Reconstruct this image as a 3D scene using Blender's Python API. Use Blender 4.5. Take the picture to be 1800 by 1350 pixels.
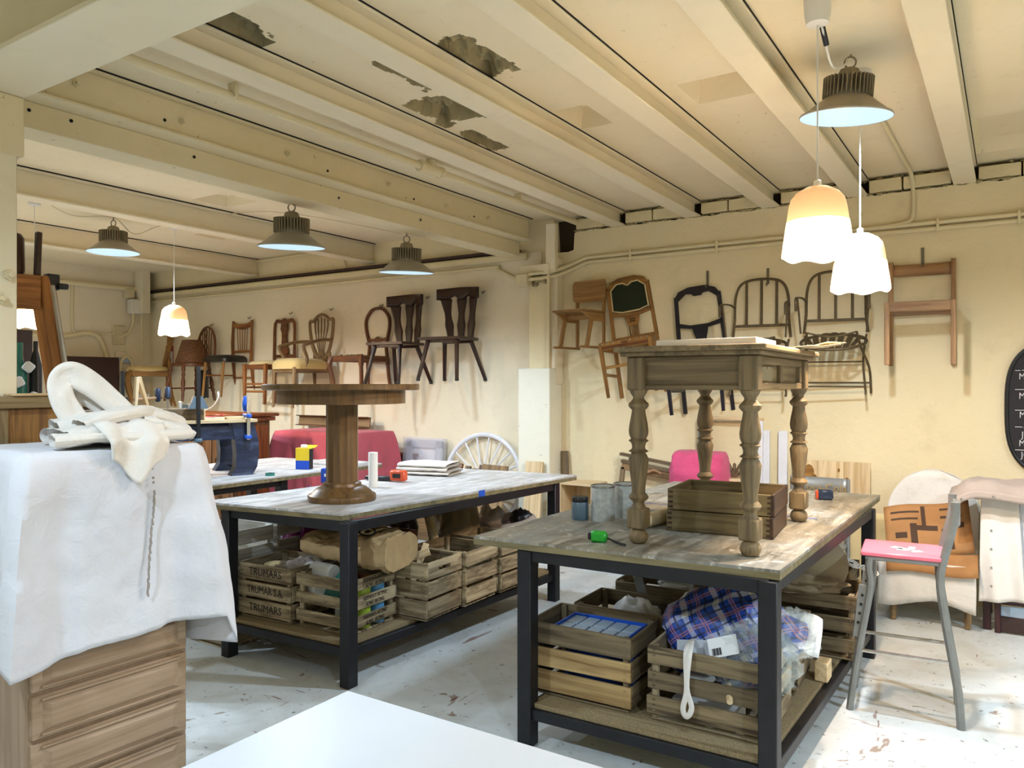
import bpy, bmesh, math, random
from mathutils import Vector, Matrix, noise
PI = math.pi
R = math.radians
for _o in list(bpy.data.objects):
    bpy.data.objects.remove(_o)
scene = bpy.context.scene
col = scene.collection
rnd = random.Random(7)

# ---------------- camera, world, exposure ----------------
cam_d = bpy.data.cameras.new('camera')
cam_d.sensor_width = 36.0
cam_d.lens = 27.0
cam_d.clip_start = 0.05
cam_d.clip_end = 100
cam = bpy.data.objects.new('camera', cam_d)
col.objects.link(cam)
cam.location = (0, 0, 1.6)
cam.rotation_euler = (R(90), 0, R(33.0))
scene.camera = cam
world = bpy.data.worlds.new('world')
scene.world = world
world.use_nodes = True
world.node_tree.nodes['Background'].inputs[0].default_value = (1.0, 0.93, 0.8, 1)
world.node_tree.nodes['Background'].inputs[1].default_value = 0.1
vs = scene.view_settings
vs.view_transform = 'Standard'
vs.look = 'None'
vs.gamma = 1.0
vs.exposure = 0.45
vs.use_curve_mapping = False
HIGHBAY_W = 190.0      # cool white industrial lamps
PENDANT_W = 56.0       # warm pendant bulbs
COOL = (0.66, 0.83, 1.0)
WARM = (1.0, 0.75, 0.52)
# ---------------- mesh building helpers ----------------
def ortho(d):
    d = d.normalized()
    u = Vector((0, 0, 1)) if abs(d.z) < 0.9 else Vector((1, 0, 0))
    x = u.cross(d).normalized()
    return x, d.cross(x).normalized()

class MB:
    """collects shapes; g = grain coordinates (along the piece first)"""
    def __init__(s):
        s.v = []; s.f = []; s.g = []
    def off(s):
        return Vector((rnd.uniform(0, 50), rnd.uniform(0, 50), rnd.randint(0, 400) * 3.7))
    def add(s, vs, fs, gs=None):
        n = len(s.v)
        s.v += [tuple(p) for p in vs]
        o = s.off()
        s.g += [tuple(Vector(q) + o) for q in (gs if gs else vs)]
        s.f += [tuple(i + n for i in f) for f in fs]
        return s
    def box(s, c, d, rot=None, ch=0.004):
        """chamfered box, centre c, size d"""
        hx, hy, hz = d[0] / 2, d[1] / 2, d[2] / 2
        ch = min(ch, hx * .45, hy * .45, hz * .45)
        vs = []; idx = {}
        for sx in (-1, 1):
            for sy in (-1, 1):
                for sz in (-1, 1):
                    for a in range(3):
                        p = [sx * (hx - ch), sy * (hy - ch), sz * (hz - ch)]
                        p[a] = (sx, sy, sz)[a] * (hx, hy, hz)[a]
                        idx[(sx, sy, sz, a)] = len(vs); vs.append(Vector(p))
        fs = []
        for a in range(3):
            b, c2 = (a + 1) % 3, (a + 2) % 3
            for q in (-1, 1):
                loop = []
                for (u, w) in ((-1, -1), (1, -1), (1, 1), (-1, 1)):
                    k = [0, 0, 0]; k[a] = q; k[b] = u; k[c2] = w
                    loop.append(idx[(*k, a)])
                fs.append(loop if q > 0 else loop[::-1])
        for a in range(3):
            b, c2 = (a + 1) % 3, (a + 2) % 3
            for u in (-1, 1):
                for w in (-1, 1):
                    k1 = [0, 0, 0]; k1[b] = u; k1[c2] = w
                    k0 = k1[:]; k0[a] = -1; k1[a] = 1
                    q = [idx[(*k0, b)], idx[(*k1, b)], idx[(*k1, c2)], idx[(*k0, c2)]]
                    fs.append(q if u * w < 0 else q[::-1])
        for sx in (-1, 1):
            for sy in (-1, 1):
                for sz in (-1, 1):
                    q = [idx[(sx, sy, sz, 0)], idx[(sx, sy, sz, 1)], idx[(sx, sy, sz, 2)]]
                    fs.append(q if sx * sy * sz > 0 else q[::-1])
        order = sorted(range(3), key=lambda i: -d[i])
        gs = [(p[order[0]], p[order[1]], p[order[2]]) for p in vs]
        M = rot.to_4x4() if rot else Matrix.Identity(4)
        c = Vector(c)
        return s.add([M @ p + c for p in vs], fs, gs)
    def beam(s, p, q, w, h, up=(0, 0, 1), ch=0.003, tw=None, th=None):
        """bar from p to q; h measured along up, w across it; optional taper"""
        p = Vector(p); q = Vector(q); d = (q - p)
        L = d.length; d.normalize()
        u = Vector(up); u = (u - d * u.dot(d))
        if u.length < 1e-4:
            u = ortho(d)[0]
        u.normalize(); x = d.cross(u)
        m = Matrix((x, d, u)).transposed()
        n = len(s.v)
        s.box((p + q) / 2, (w, L, h), m, ch)
        if tw or th:
            for i in range(n, len(s.v)):
                r = Vector(s.v[i]) - p
                t = r.dot(d) / L
                a, b = r.dot(x), r.dot(u)
                a *= 1 + t * ((tw or w) / w - 1); b *= 1 + t * ((th or h) / h - 1)
                s.v[i] = tuple(p + d * (t * L) + x * a + u * b)
        return s
    def tube(s, path, r, n=8, closed=False, flat=1.0, up=None):
        P = [Vector(p) for p in path]
        N = len(P)
        rs = r if isinstance(r, (list, tuple)) else [r] * N
        vs = []; gs = []; x = None; acc = 0
        for i in range(N):
            if closed:
                d = P[(i + 1) % N] - P[i - 1]
            else:
                d = P[min(i + 1, N - 1)] - P[max(i - 1, 0)]
            d.normalize()
            if up is not None:
                y = Vector(up); y = (y - d * y.dot(d)).normalized(); x = y.cross(d).normalized()
            else:
                x = ortho(d)[0] if x is None else (x - d * x.dot(d)).normalized()
                y = d.cross(x)
            if i: acc += (P[i] - P[i - 1]).length
            for k in range(n):
                a = 2 * PI * k / n
                o = x * math.cos(a) * rs[i] + y * math.sin(a) * rs[i] * flat
                vs.append(P[i] + o); gs.append((acc, math.cos(a) * rs[i], math.sin(a) * rs[i]))
        fs = []
        M = N if closed else N - 1
        for i in range(M):
            j = (i + 1) % N
            for k in range(n):
                l = (k + 1) % n
                fs.append((i * n + k, i * n + l, j * n + l, j * n + k))
        if not closed:
            fs.append(tuple(range(n))[::-1]); fs.append(tuple((N - 1) * n + k for k in range(n)))
        return s.add(vs, fs, gs)
    def lathe(s, prof, c=(0, 0, 0), n=24, m=None, wave=None, caps=True):
        """profile [(radius, height)], turned about z"""
        vs = []; gs = []; c = Vector(c)
        for (r, z) in prof:
            for k in range(n):
                a = 2 * PI * k / n
                rr, zz = (r, z) if wave is None else wave(r, z, a)
                p = Vector((rr * math.cos(a), rr * math.sin(a), zz))
                gs.append((zz, p.x, p.y))
                vs.append((m @ p if m else p) + c)
        fs = []
        for i in range(len(prof) - 1):
            for k in range(n):
                l = (k + 1) % n
                fs.append((i * n + k, i * n + l, (i + 1) * n + l, (i + 1) * n + k))
        if caps:
            if prof[0][0] > 1e-5: fs.append(tuple(range(n))[::-1])
            if prof[-1][0] > 1e-5: fs.append(tuple((len(prof) - 1) * n + k for k in range(n)))
        return s.add(vs, fs, gs)
    def prism(s, poly, t, m=None, g=0):
        """outline in the local xz plane, thickness t along y (centred); m places it"""
        n = len(poly)
        vs = [Vector((x, -t / 2, z)) for x, z in poly] + [Vector((x, t / 2, z)) for x, z in poly]
        ar = sum(poly[i][0] * poly[(i + 1) % n][1] - poly[(i + 1) % n][0] * poly[i][1] for i in range(n))
        fs = [tuple(range(n)), tuple(range(n, 2 * n))[::-1]]
        fs += [(i, i + n, (i + 1) % n + n, (i + 1) % n) for i in range(n)]
        if (ar < 0) != bool(m and m.determinant() < 0): fs = [f[::-1] for f in fs]
        gs = [(p.z, p.x, p.y) if g else (p.x, p.z, p.y) for p in vs]
        return s.add([m @ p for p in vs] if m else vs, fs, gs)
    def grid(s, fn, nu, nv, g=None):
        vs = []; gs = []
        for j in range(nv + 1):
            for i in range(nu + 1):
                u, v = i / nu, j / nv
                vs.append(Vector(fn(u, v))); gs.append(g(u, v) if g else (u, v, 0))
        fs = []
        for j in range(nv):
            for i in range(nu):
                a = j * (nu + 1) + i
                fs.append((a, a + 1, a + nu + 2, a + nu + 1))
        n = len(s.v)
        s.v += [tuple(p) for p in vs]; s.g += gs
        s.f += [tuple(i + n for i in f) for f in fs]
        return s
    def pad(s, poly, z0, z1, puff=.02, rnd_=.2):
        """cushion over an outline in xy"""
        for _ in range(2):
            q = []
            for i in range(len(poly)):
                a, c = poly[i], poly[(i + 1) % len(poly)]
                q += [(a[0] * .8 + c[0] * .2, a[1] * .8 + c[1] * .2), (a[0] * .2 + c[0] * .8, a[1] * .2 + c[1] * .8)]
            poly = q
        n = len(poly); cx = sum(p[0] for p in poly) / n; cy = sum(p[1] for p in poly) / n
        rings = [(1.0, z0), (1.02, z0 + (z1 - z0) * .55), (.97, z1 - .004), (.86, z1 + puff * .5), (.55, z1 + puff * .9), (.2, z1 + puff)]
        vs = []
        for k, z in rings:
            vs += [Vector((cx + (x - cx) * k, cy + (y - cy) * k, z)) for x, y in poly]
        fs = [tuple(range(n))[::-1]]
        for i in range(len(rings) - 1):
            for k in range(n):
                l = (k + 1) % n
                fs.append((i * n + k, i * n + l, (i + 1) * n + l, (i + 1) * n + k))
        fs.append(tuple((len(rings) - 1) * n + k for k in range(n)))
        return s.add(vs, fs)
    def build(s, name, mat, parent=None, smooth=38, solid=0, sub=0, loc=None, rot=None):
        me = bpy.data.meshes.new(name)
        me.from_pydata(s.v, [], s.f)
        at = me.attributes.new('g', 'FLOAT_VECTOR', 'POINT')
        at.data.foreach_set('vector', [c for q in s.g for c in q])
        if isinstance(mat, (list, tuple)):
            for m_ in mat: me.materials.append(m_)
        else:
            me.materials.append(mat)
        me.validate()
        if smooth:
            me.polygons.foreach_set('use_smooth', [True] * len(me.polygons))
            me.set_sharp_from_angle(angle=R(smooth))
        o = bpy.data.objects.new(name, me)
        col.objects.link(o)
        if parent: o.parent = parent
        if loc: o.location = loc
        if rot: o.rotation_euler = rot
        if sub:
            md = o.modifiers.new('sub', 'SUBSURF'); md.levels = sub; md.render_levels = sub
        if solid:
            md = o.modifiers.new('solid', 'SOLIDIFY'); md.thickness = solid; md.offset = 0
        return o

def tag(o, label, cat, group=None, kind=None):
    o['label'] = label; o['category'] = cat
    if group: o['group'] = group
    if kind: o['kind'] = kind
    return o
def thing(name, label, cat, loc=(0, 0, 0), rz=0.0, group=None, rot=None):
    o = bpy.data.objects.new(name, None)
    o.empty_display_size = 0.1
    col.objects.link(o)
    o.location = loc
    o.rotation_euler = rot if rot else (0, 0, rz)
    return tag(o, label, cat, group)
def structure(o):
    o['kind'] = 'structure'
    return o
def copy_tree(o, parent=None):
    c = o.copy(); col.objects.link(c)
    if parent: c.parent = parent
    for ch in list(o.children): copy_tree(ch, c)
    return c
def arc(c, r, a0, a1, n, ax='xz', ry=None):
    ry = r if ry is None else ry
    out = []
    for i in range(n + 1):
        a = R(a0 + (a1 - a0) * i / n)
        u, w = r * math.cos(a), ry * math.sin(a)
        if ax == 'xz': out.append((c[0] + u, c[1], c[2] + w))
        elif ax == 'xy': out.append((c[0] + u, c[1] + w, c[2]))
        else: out.append((c[0], c[1] + u, c[2] + w))
    return out
def smoothpath(pts, n=6):
    """Catmull-Rom through points"""
    P = [Vector(p) for p in pts]; out = []
    for i in range(len(P) - 1):
        a, b, c, d = P[max(i - 1, 0)], P[i], P[i + 1], P[min(i + 2, len(P) - 1)]
        for k in range(n):
            t = k / n
            out.append(.5 * ((2 * b) + (c - a) * t + (2 * a - 5 * b + 4 * c - d) * t * t + (3 * b - a - 3 * c + d) * t ** 3))
    out.append(P[-1])
    return out
def text_mesh(body, size, mat, parent, loc, rot, name='lettering', ext=0.0004, sx=1.0, shear=0.0):
    cu = bpy.data.curves.new(name, 'FONT')
    cu.body = body; cu.size = size; cu.align_x = 'CENTER'; cu.align_y = 'CENTER'
    cu.extrude = ext; cu.shear = shear; cu.resolution_u = 2
    tmp = bpy.data.objects.new('tmp_text', cu)
    col.objects.link(tmp)
    dg = bpy.context.evaluated_depsgraph_get()
    me = bpy.data.meshes.new_from_object(tmp.evaluated_get(dg))
    bpy.data.objects.remove(tmp)
    me.materials.clear(); me.materials.append(mat)
    o = bpy.data.objects.new(name, me)
    col.objects.link(o); o.parent = parent; o.location = loc; o.rotation_euler = rot; o.scale = (sx, 1, 1)
    return o

# ---------------- materials ----------------
class NT:
    def __init__(s, name):
        s.m = bpy.data.materials.new(name); s.m.use_nodes = True
        s.t = s.m.node_tree; s.n = s.t.nodes; s.b = s.n['Principled BSDF']
    def new(s, t, **kw):
        x = s.n.new(t)
        for k, v in kw.items(): setattr(x, k, v)
        return x
    def link(s, a, b): s.t.links.new(a, b)
    def coord(s, kind, scale=(1, 1, 1), loc=(0, 0, 0)):
        if kind == 'g':
            a = s.new('ShaderNodeAttribute', attribute_name='g').outputs['Vector']
        else:
            a = s.new('ShaderNodeTexCoord').outputs[kind]
        mp = s.new('ShaderNodeMapping'); mp.inputs['Scale'].default_value = scale; mp.inputs['Location'].default_value = loc
        s.link(a, mp.inputs['Vector'])
        return mp.outputs[0]
    def noise(s, vec, scale, detail=4, rough=.55, dist=0.0):
        x = s.new('ShaderNodeTexNoise'); x.inputs['Scale'].default_value = scale; x.inputs['Detail'].default_value = detail
        x.inputs['Roughness'].default_value = rough; x.inputs['Distortion'].default_value = dist
        s.link(vec, x.inputs['Vector'])
        return x.outputs['Fac']
    def ramp(s, fac, stops, interp='LINEAR'):
        x = s.new('ShaderNodeValToRGB'); x.color_ramp.interpolation = interp
        e = x.color_ramp.elements
        while len(e) < len(stops): e.new(.5)
        for i, (p, c) in enumerate(stops):
            e[i].position = p
            e[i].color = (*c, 1) if isinstance(c, (tuple, list)) else (c, c, c, 1)
        s.link(fac, x.inputs[0])
        return x.outputs[0]
    def mix(s, fac, a, b, mode='MIX'):
        x = s.new('ShaderNodeMix', data_type='RGBA', blend_type=mode)
        for i, v in ((0, fac), (6, a), (7, b)):
            if hasattr(v, 'is_output'): s.link(v, x.inputs[i])
            elif i == 0: x.inputs[0].default_value = v
            else: x.inputs[i].default_value = (*v, 1)
        return x.outputs[2]
    def math(s, op, a, b=0.0):
        x = s.new('ShaderNodeMath', operation=op)
        for i, v in ((0, a), (1, b)):
            if hasattr(v, 'is_output'): s.link(v, x.inputs[i])
            else: x.inputs[i].default_value = v
        return x.outputs[0]
    def bump(s, h, strength=.3, dist=.002):
        x = s.new('ShaderNodeBump'); x.inputs['Strength'].default_value = strength; x.inputs['Distance'].default_value = dist
        s.link(h, x.inputs['Height']); s.link(x.outputs[0], s.b.inputs['Normal'])
    def color(s, c):
        if hasattr(c, 'is_output'): s.link(c, s.b.inputs['Base Color'])
        else: s.b.inputs['Base Color'].default_value = (*c, 1)
    def set(s, **kw):
        for k, v in kw.items():
            i = s.b.inputs[k.replace('_', ' ')]
            if hasattr(v, 'is_output'): s.link(v, i)
            else: i.default_value = v
def srgb(h):
    out = []
    for i in (0, 2, 4):
        c = int(h[i:i + 2], 16) / 255
        out.append(c / 12.92 if c <= .04045 else ((c + .055) / 1.055) ** 2.4)
    return tuple(out)
def lerp(a, b, t): return tuple(x + (y - x) * t for x, y in zip(a, b))
def wood(name, dark, light, rough=.5, sc=1.0, blotch=.35, worn=None, spec=.4, coat=0.0, pv=.22):
    t = NT(name); d, l = srgb(dark), srgb(light)
    v = t.coord('g', (1.5 * sc, 26 * sc, 26 * sc))
    n1 = t.noise(v, 1.0, 5, .6, .8)
    v2 = t.coord('g', (.9 * sc, 5 * sc, 5 * sc), (3, 1, 2))
    n2 = t.noise(v2, 1.3, 3, .5, .4)
    c = t.ramp(n1, [(.36, d), (.5, lerp(d, l, .6)), (.63, l)])
    c = t.mix(t.ramp(n2, [(.35, 0.0), (.7, blotch)]), c, tuple(x * .55 for x in d))
    pc = t.coord('g', (.02, .02, .3))
    c = t.mix(t.ramp(t.noise(pc, 1.0, 0), [(.3, 0.0), (.7, pv)]), c, tuple(x * .55 for x in lerp(d, l, .5)))
    if worn:
        n3 = t.noise(t.coord('g', (2.2, 9, 9), (7, 7, 1)), 1.6, 6, .65)
        c = t.mix(t.ramp(n3, [(.5, 0.0), (.62, .8)]), c, srgb(worn))
    t.color(c); t.set(Roughness=rough, Specular_IOR_Level=spec, Coat_Weight=coat, Coat_Roughness=.25)
    t.bump(n1, .25, .002)
    return t.m
def plain(name, c, rough=.5, metal=0.0, var=.12, sc=9, bump=0.0, spec=.5, **kw):
    t = NT(name); c = srgb(c)
    v = t.coord('Object')
    n = t.noise(v, sc, 4)
    t.color(t.mix(t.ramp(n, [(.35, 0.0), (.7, 1.0)]), c, tuple(x * (1 - var) for x in c)))
    t.set(Roughness=rough, Metallic=metal, Specular_IOR_Level=spec, **kw)
    if bump: t.bump(t.noise(v, sc * 12, 3), bump, .001)
    return t.m
def cloth(name, c, dirt=None, rough=.9, amt=.5, sc=5.0):
    t = NT(name); c = srgb(c)
    v = t.coord('Object')
    n = t.noise(v, 2.5, 3)
    base = t.mix(t.ramp(n, [(.3, 0.0), (.7, 1.0)]), c, tuple(x * .9 for x in c))
    if dirt:
        base = t.mix(t.ramp(t.noise(v, sc, 6, .7), [(.58, 0.0), (.72, amt)]), base, srgb(dirt))
    t.color(base); t.set(Roughness=rough, Specular_IOR_Level=.15, Sheen_Weight=.15)
    t.bump(t.noise(v, 14, 5, .65, 1.2), .35, .012)
    return t.m
def plaster(name, c, stain, rough=.85, bump=.3, amt=.5, chips=None):
    t = NT(name); c = srgb(c)
    v = t.coord('Object')
    a = t.noise(v, .9, 5, .6); b = t.noise(v, 5, 6, .7)
    k = t.mix(t.ramp(a, [(.4, 0.0), (.75, amt)]), c, srgb(stain))
    k = t.mix(t.ramp(b, [(.55, 0.0), (.8, amt * .7)]), k, tuple(x * .8 for x in srgb(stain)))
    if chips:
        ch = t.noise(v, 16, 4, .7)
        k = t.mix(t.ramp(ch, [(.67, 0.0), (.7, .7)]), k, srgb(chips))
    t.color(k); t.set(Roughness=rough, Specular_IOR_Level=.2)
    t.bump(t.noise(v, 22, 8, .7), bump, .012)
    return t.m
FLAT = Matrix(((1, 0, 0, 0), (0, 0, 1, 0), (0, 1, 0, 0), (0, 0, 0, 1)))   # lays an outline flat: local z becomes y
W = {}
W['dark'] = wood('dark_walnut', '1E100B', '42261A', .35)
W['mahog'] = wood('mahogany', '4A2814', '84502C', .35)
W['honey'] = wood('honey_oak', '6E4820', 'B08040', .45)
W['teak'] = wood('teak', '6A3A18', 'AC7038', .4)
W['grey'] = wood('stripped_grey_oak', '5A4A36', '8E7A5E', .65)
W['oak'] = wood('raw_oak', '6A5338', 'A2845C', .6)
W['oak2'] = wood('light_oak_frame', '8A6440', 'BE9468', .55)
W['beech'] = wood('school_beech', '8A6234', 'B48C54', .5)
W['pine'] = wood('pine', 'C8A878', 'ECD4AC', .6, blotch=.12)
W['table'] = wood('pedestal_walnut', '5A4228', '7A5C36', .38, blotch=.25)
W['turned'] = wood('bleached_walnut', '6A5940', '9C8662', .6, blotch=.4)
W['chest'] = wood('sanded_chest_wood', '947A60', 'AE947A', .6, blotch=.12, pv=.08)
W['crate'] = wood('weathered_crate', '6A5840', 'D2BE98', .8, blotch=.4, worn='5E4C36', pv=.5)
W['crate_dark'] = wood('grimy_crate', '44372A', 'A08C6A', .8, blotch=.55, pv=.5)
W['crate_gold'] = wood('golden_crate', '886840', 'CCAC76', .7, blotch=.35, pv=.3)
W['crate_white'] = wood('whitewashed_crate', 'A89E8C', 'E8E4DA', .8, blotch=.4)
W['drawer'] = wood('drawer_wood', '57482C', '8C7A52', .6, blotch=.5)
W['drawer_dark'] = wood('drawer_front_wood', '2E1F16', '553C2B', .5)
W['orange'] = wood('old_pine_post', '7A4A22', 'C08044', .6, blotch=.5)
W['raw'] = wood('raw_board', '6A5536', 'A08A60', .75, blotch=.5)
W['carved'] = wood('carved_cabinet_wood', '4A2E16', '7E5630', .5, blotch=.5)
W['carved_red'] = wood('cabinet_red_wood', '52260F', '8A4A22', .4)
W['iron'] = plain('rusty_iron', '6A5A40', .6, .5, .4, 30, .2)
MT = {}
MT['black_iron'] = plain('black_steel', '15161D', .5, .08, .5, 14, .1)
MT['grey_steel'] = plain('grey_painted_steel', '8A8C8A', .4, .35, .2, 12)
MT['chrome'] = plain('chrome', 'C8C4BE', .25, .9, .2, 30)
MT['cream_paint'] = plaster('cream_steel_paint', 'EEE2C6', 'DCCCA6', .55, .12, .4)
MT['beam_paint'] = plaster('cream_beam_paint', 'E4D6B2', 'CEBC90', .6, .15, .4, chips='A89670')
MT['wall'] = plaster('cream_wall_plaster', 'EADBB6', 'D8C79C', .88, .35, .45)
MT['wall_pale'] = plaster('pale_wall_plaster', 'ECE0C6', 'DCCCAC', .88, .3, .4)
MT['plinth'] = plaster('white_plinth_paint', 'EEEAD8', 'DCD4BC', .7, .2, .3, chips='8E8468')
MT['ceiling'] = plaster('ceiling_plaster', 'F2E4C4', 'E4D2AA', .88, .2, .45, chips='B8A67C')
MT['rubble'] = plaster('broken_plaster', 'B4A680', '8C7E5C', .95, .9, .7)
MT['brick'] = plaster('painted_brick', 'EADBB4', 'D2C094', .85, .4, .5)
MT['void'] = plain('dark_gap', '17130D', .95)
MT['pipe'] = plaster('painted_pipe', 'E6D8B2', 'CEBC90', .5, .15, .4)
MT['white_plastic'] = plain('white_plastic', 'E4E0D6', .35, var=.05)
MT['box_plastic'] = plain('cream_plastic', 'D6C8A4', .5, var=.1)
MT['canvas'] = cloth('white_dust_sheet', 'DCDCE2', 'CEC3B2', amt=.35)
MT['white_cloth'] = cloth('ivory_cloth', 'E8E2DA', 'C8B8A2')
MT['taupe'] = cloth('taupe_canvas', 'B8A79C', '9A8878')
MT['red_cloth'] = cloth('rose_red_cloth', 'C05A66', 'A84A58')
MT['pink_cloth'] = cloth('pink_cloth', 'D0547E', 'B8446E')
MT['sack'] = cloth('brown_sacking', '8A7A5E', '6E6048')
MT['ivory_uph'] = cloth('ivory_upholstery', 'DCC694', 'C0A874')
MT['yellow_uph'] = cloth('straw_upholstery', 'D8BE82', 'BEA268')
MT['green_uph'] = cloth('dark_green_upholstery', '2C3222', '20261A')
MT['black_leather'] = plain('black_leatherette', '191512', .35, var=.3, sc=20, bump=.2)
MT['black_lacquer'] = wood('black_lacquer', '120F16', '26202C', .35)
MT['navy'] = wood('navy_paint', '1A2338', '2C3A58', .4, blotch=.4, worn='46526C')
MT['pink_seat'] = plain('pink_laminate', 'E8788C', .4, var=.1)
MT['kraft'] = plain('kraft_paper', 'B89A6E', .75, var=.2, sc=14, bump=.5)
MT['cardboard'] = plain('cardboard', 'AE7C4A', .8, var=.2, sc=8)
MT['paper'] = plain('white_paper', 'EDEDEC', .7, var=.05)
MT['beige_paper'] = plain('beige_paper', 'E2CDA4', .75, var=.15)
MT['grey_plaster'] = plain('pale_grey_paint', 'B9BCC4', .5, var=.1)
MT['white_paint'] = plain('white_gloss_paint', 'E4E4EA', .4, var=.08)
MT['blue_plastic'] = plain('blue_plastic', '1F5ACB', .35, var=.1)
MT['lid_plastic'] = plain('pale_blue_lid', 'A9BCD0', .3, var=.1)
MT['ink'] = plain('black_stencil_ink', '1C1712', .8, var=.3)
MT['chalk'] = plain('chalk', 'D8D4D6', .9)
MT['board'] = plain('blackboard', '16131A', .7, var=.2)
MT['green_plastic'] = plain('green_plastic', '22A92E', .35, var=.1)
MT['orange_plastic'] = plain('orange_plastic', 'D8552C', .4)
MT['black_plastic'] = plain('black_plastic', '18181C', .4)
MT['yellow_card'] = plain('yellow_card', 'E8C62A', .5)
MT['blue_card'] = plain('blue_card', '1E4FC0', .5)
MT['tin'] = plain('pale_tin_label', 'C6CBC8', .4, 0.0, .3, 40)
MT['tin_metal'] = plain('tin_metal', 'A8ACB0', .3, .8)
MT['jar_blue'] = plain('grey_blue_paint_jar', '5F7686', .3)
MT['teal'] = plain('teal_plastic', '2E7C72', .4)
MT['purple'] = cloth('purple_net', '7A2C5C', '52203E')
MT['dark_panel'] = plain('dark_brown_panel', '3A2520', .55, var=.3)
MT['dark_wood_paint'] = wood('dark_brown_cot_wood', '2A1618', '4A2A2C', .4)
MT['reddish'] = plain('red_sign', '9E2A26', .6)
MT['foam'] = plain('white_foam', 'EEEEEA', .8, var=.05)
MT['lime'] = plain('lime_label', 'A8BC3A', .4)
MT['sky'] = plain('light_blue_label', '5C9AC8', .4)
MT['strap'] = cloth('red_strap', 'C0404A')
MT['skin_wood'] = W['pine']
MT['white_top'] = plain('white_laminate', 'CDD2D8', .35, var=.03, sc=3)
MT['hook_steel'] = plain('hook_steel', '746C5C', .4, .5)
MT['cavity'] = plain('dark_cavity', '3C3222', .95)
MT['soot'] = plain('dark_tape', '4A3220', .8)
MT['plaque'] = plain('pale_plaque', '9A8C6E', .7)
MT['bubble'] = None
def _worktop(name, a, b, c, edge):
    t = NT(name)
    v = t.coord('Object', (1, 1, 1))
    n1 = t.noise(t.coord('Object', (9, 1.2, 1)), 2.2, 6, .65, .6)
    n2 = t.noise(v, 2.4, 6, .65, .3)
    n3 = t.noise(v, 9, 5, .7, 1.5)
    k = t.ramp(n1, [(.38, srgb(a)), (.62, srgb(b))])
    k = t.mix(t.ramp(n2, [(.44, 0.0), (.62, .75)]), k, srgb(c))
    k = t.mix(t.ramp(n3, [(.57, 0.0), (.62, .45)]), k, srgb('DEDCD4'))
    k = t.mix(t.ramp(t.noise(v, 30, 3, .6), [(.7, 0.0), (.74, .45)]), k, srgb('4A3E30'))
    t.color(k); t.set(Roughness=t.ramp(n2, [(.3, .35), (.8, .6)]), Specular_IOR_Level=.45)
    t.bump(n3, .1, .002)
    return t.m
MT['top_left'] = _worktop('paint_worn_worktop', 'A5A19E', 'E2E1E2', 'A89F98', 0)
MT['top_right'] = _worktop('grimy_worktop', '665F50', 'AAA292', '8C8C86', 0)
MT['ply_edge'] = wood('plywood_edge', '6E6246', '9A8C66', .7, blotch=.4)
MT['chipboard'] = plain('chipboard', 'A08C68', .85, var=.45, sc=120, bump=.3)
def _floor():
    t = NT('painted_concrete_floor')
    v = t.coord('Object')
    a = t.noise(v, .8, 5, .6); b = t.noise(v, 3.0, 8, .65, .6); c = t.noise(v, 2.6, 10, .62, 1.2)
    k = t.ramp(a, [(.3, srgb('CDD2D2')), (.7, srgb('E2E6E6'))])
    k = t.mix(t.ramp(b, [(.45, 0.0), (.7, .5)]), k, srgb('B0AA9C'))
    k = t.mix(t.ramp(c, [(.655, 0.0), (.665, .8)]), k, srgb('8A6E5C'))
    for sc, th in (((7, .9, 1), .655), ((1.1, 8, 1), .665)):
        st = t.noise(t.coord('Object', sc, (3, 8, 0)), 1.6, 8, .6, .5)
        k = t.mix(t.ramp(st, [(th, 0.0), (th + .015, .8)]), k, srgb('80564A'))
    d = t.noise(v, 26, 4, .6, .5)
    k = t.mix(t.ramp(d, [(.66, 0.0), (.68, .8)]), k, srgb('4A4038'))
    e = t.noise(v, 11, 6, .7)
    k = t.mix(t.ramp(e, [(.63, 0.0), (.67, .5)]), k, srgb('6E6252'))
    t.color(k); t.set(Roughness=t.ramp(b, [(.3, .32), (.7, .62)]), Specular_IOR_Level=.4)
    t.bump(b, .12, .004)
    return t.m
MT['floor'] = _floor()
def _clear(name, c, alpha, rough=.1):
    t = NT(name); t.color(srgb(c)); t.set(Roughness=rough, Alpha=alpha, Specular_IOR_Level=.8)
    t.bump(t.noise(t.coord('Object'), 45, 4, .6), .6, .006)
    return t.m
MT['bubble'] = _clear('bubble_wrap', 'D4D0D6', .42, .2)
MT['clear_bag'] = _clear('clear_plastic_bag', 'DCE6E2', .2, .12)
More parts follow.
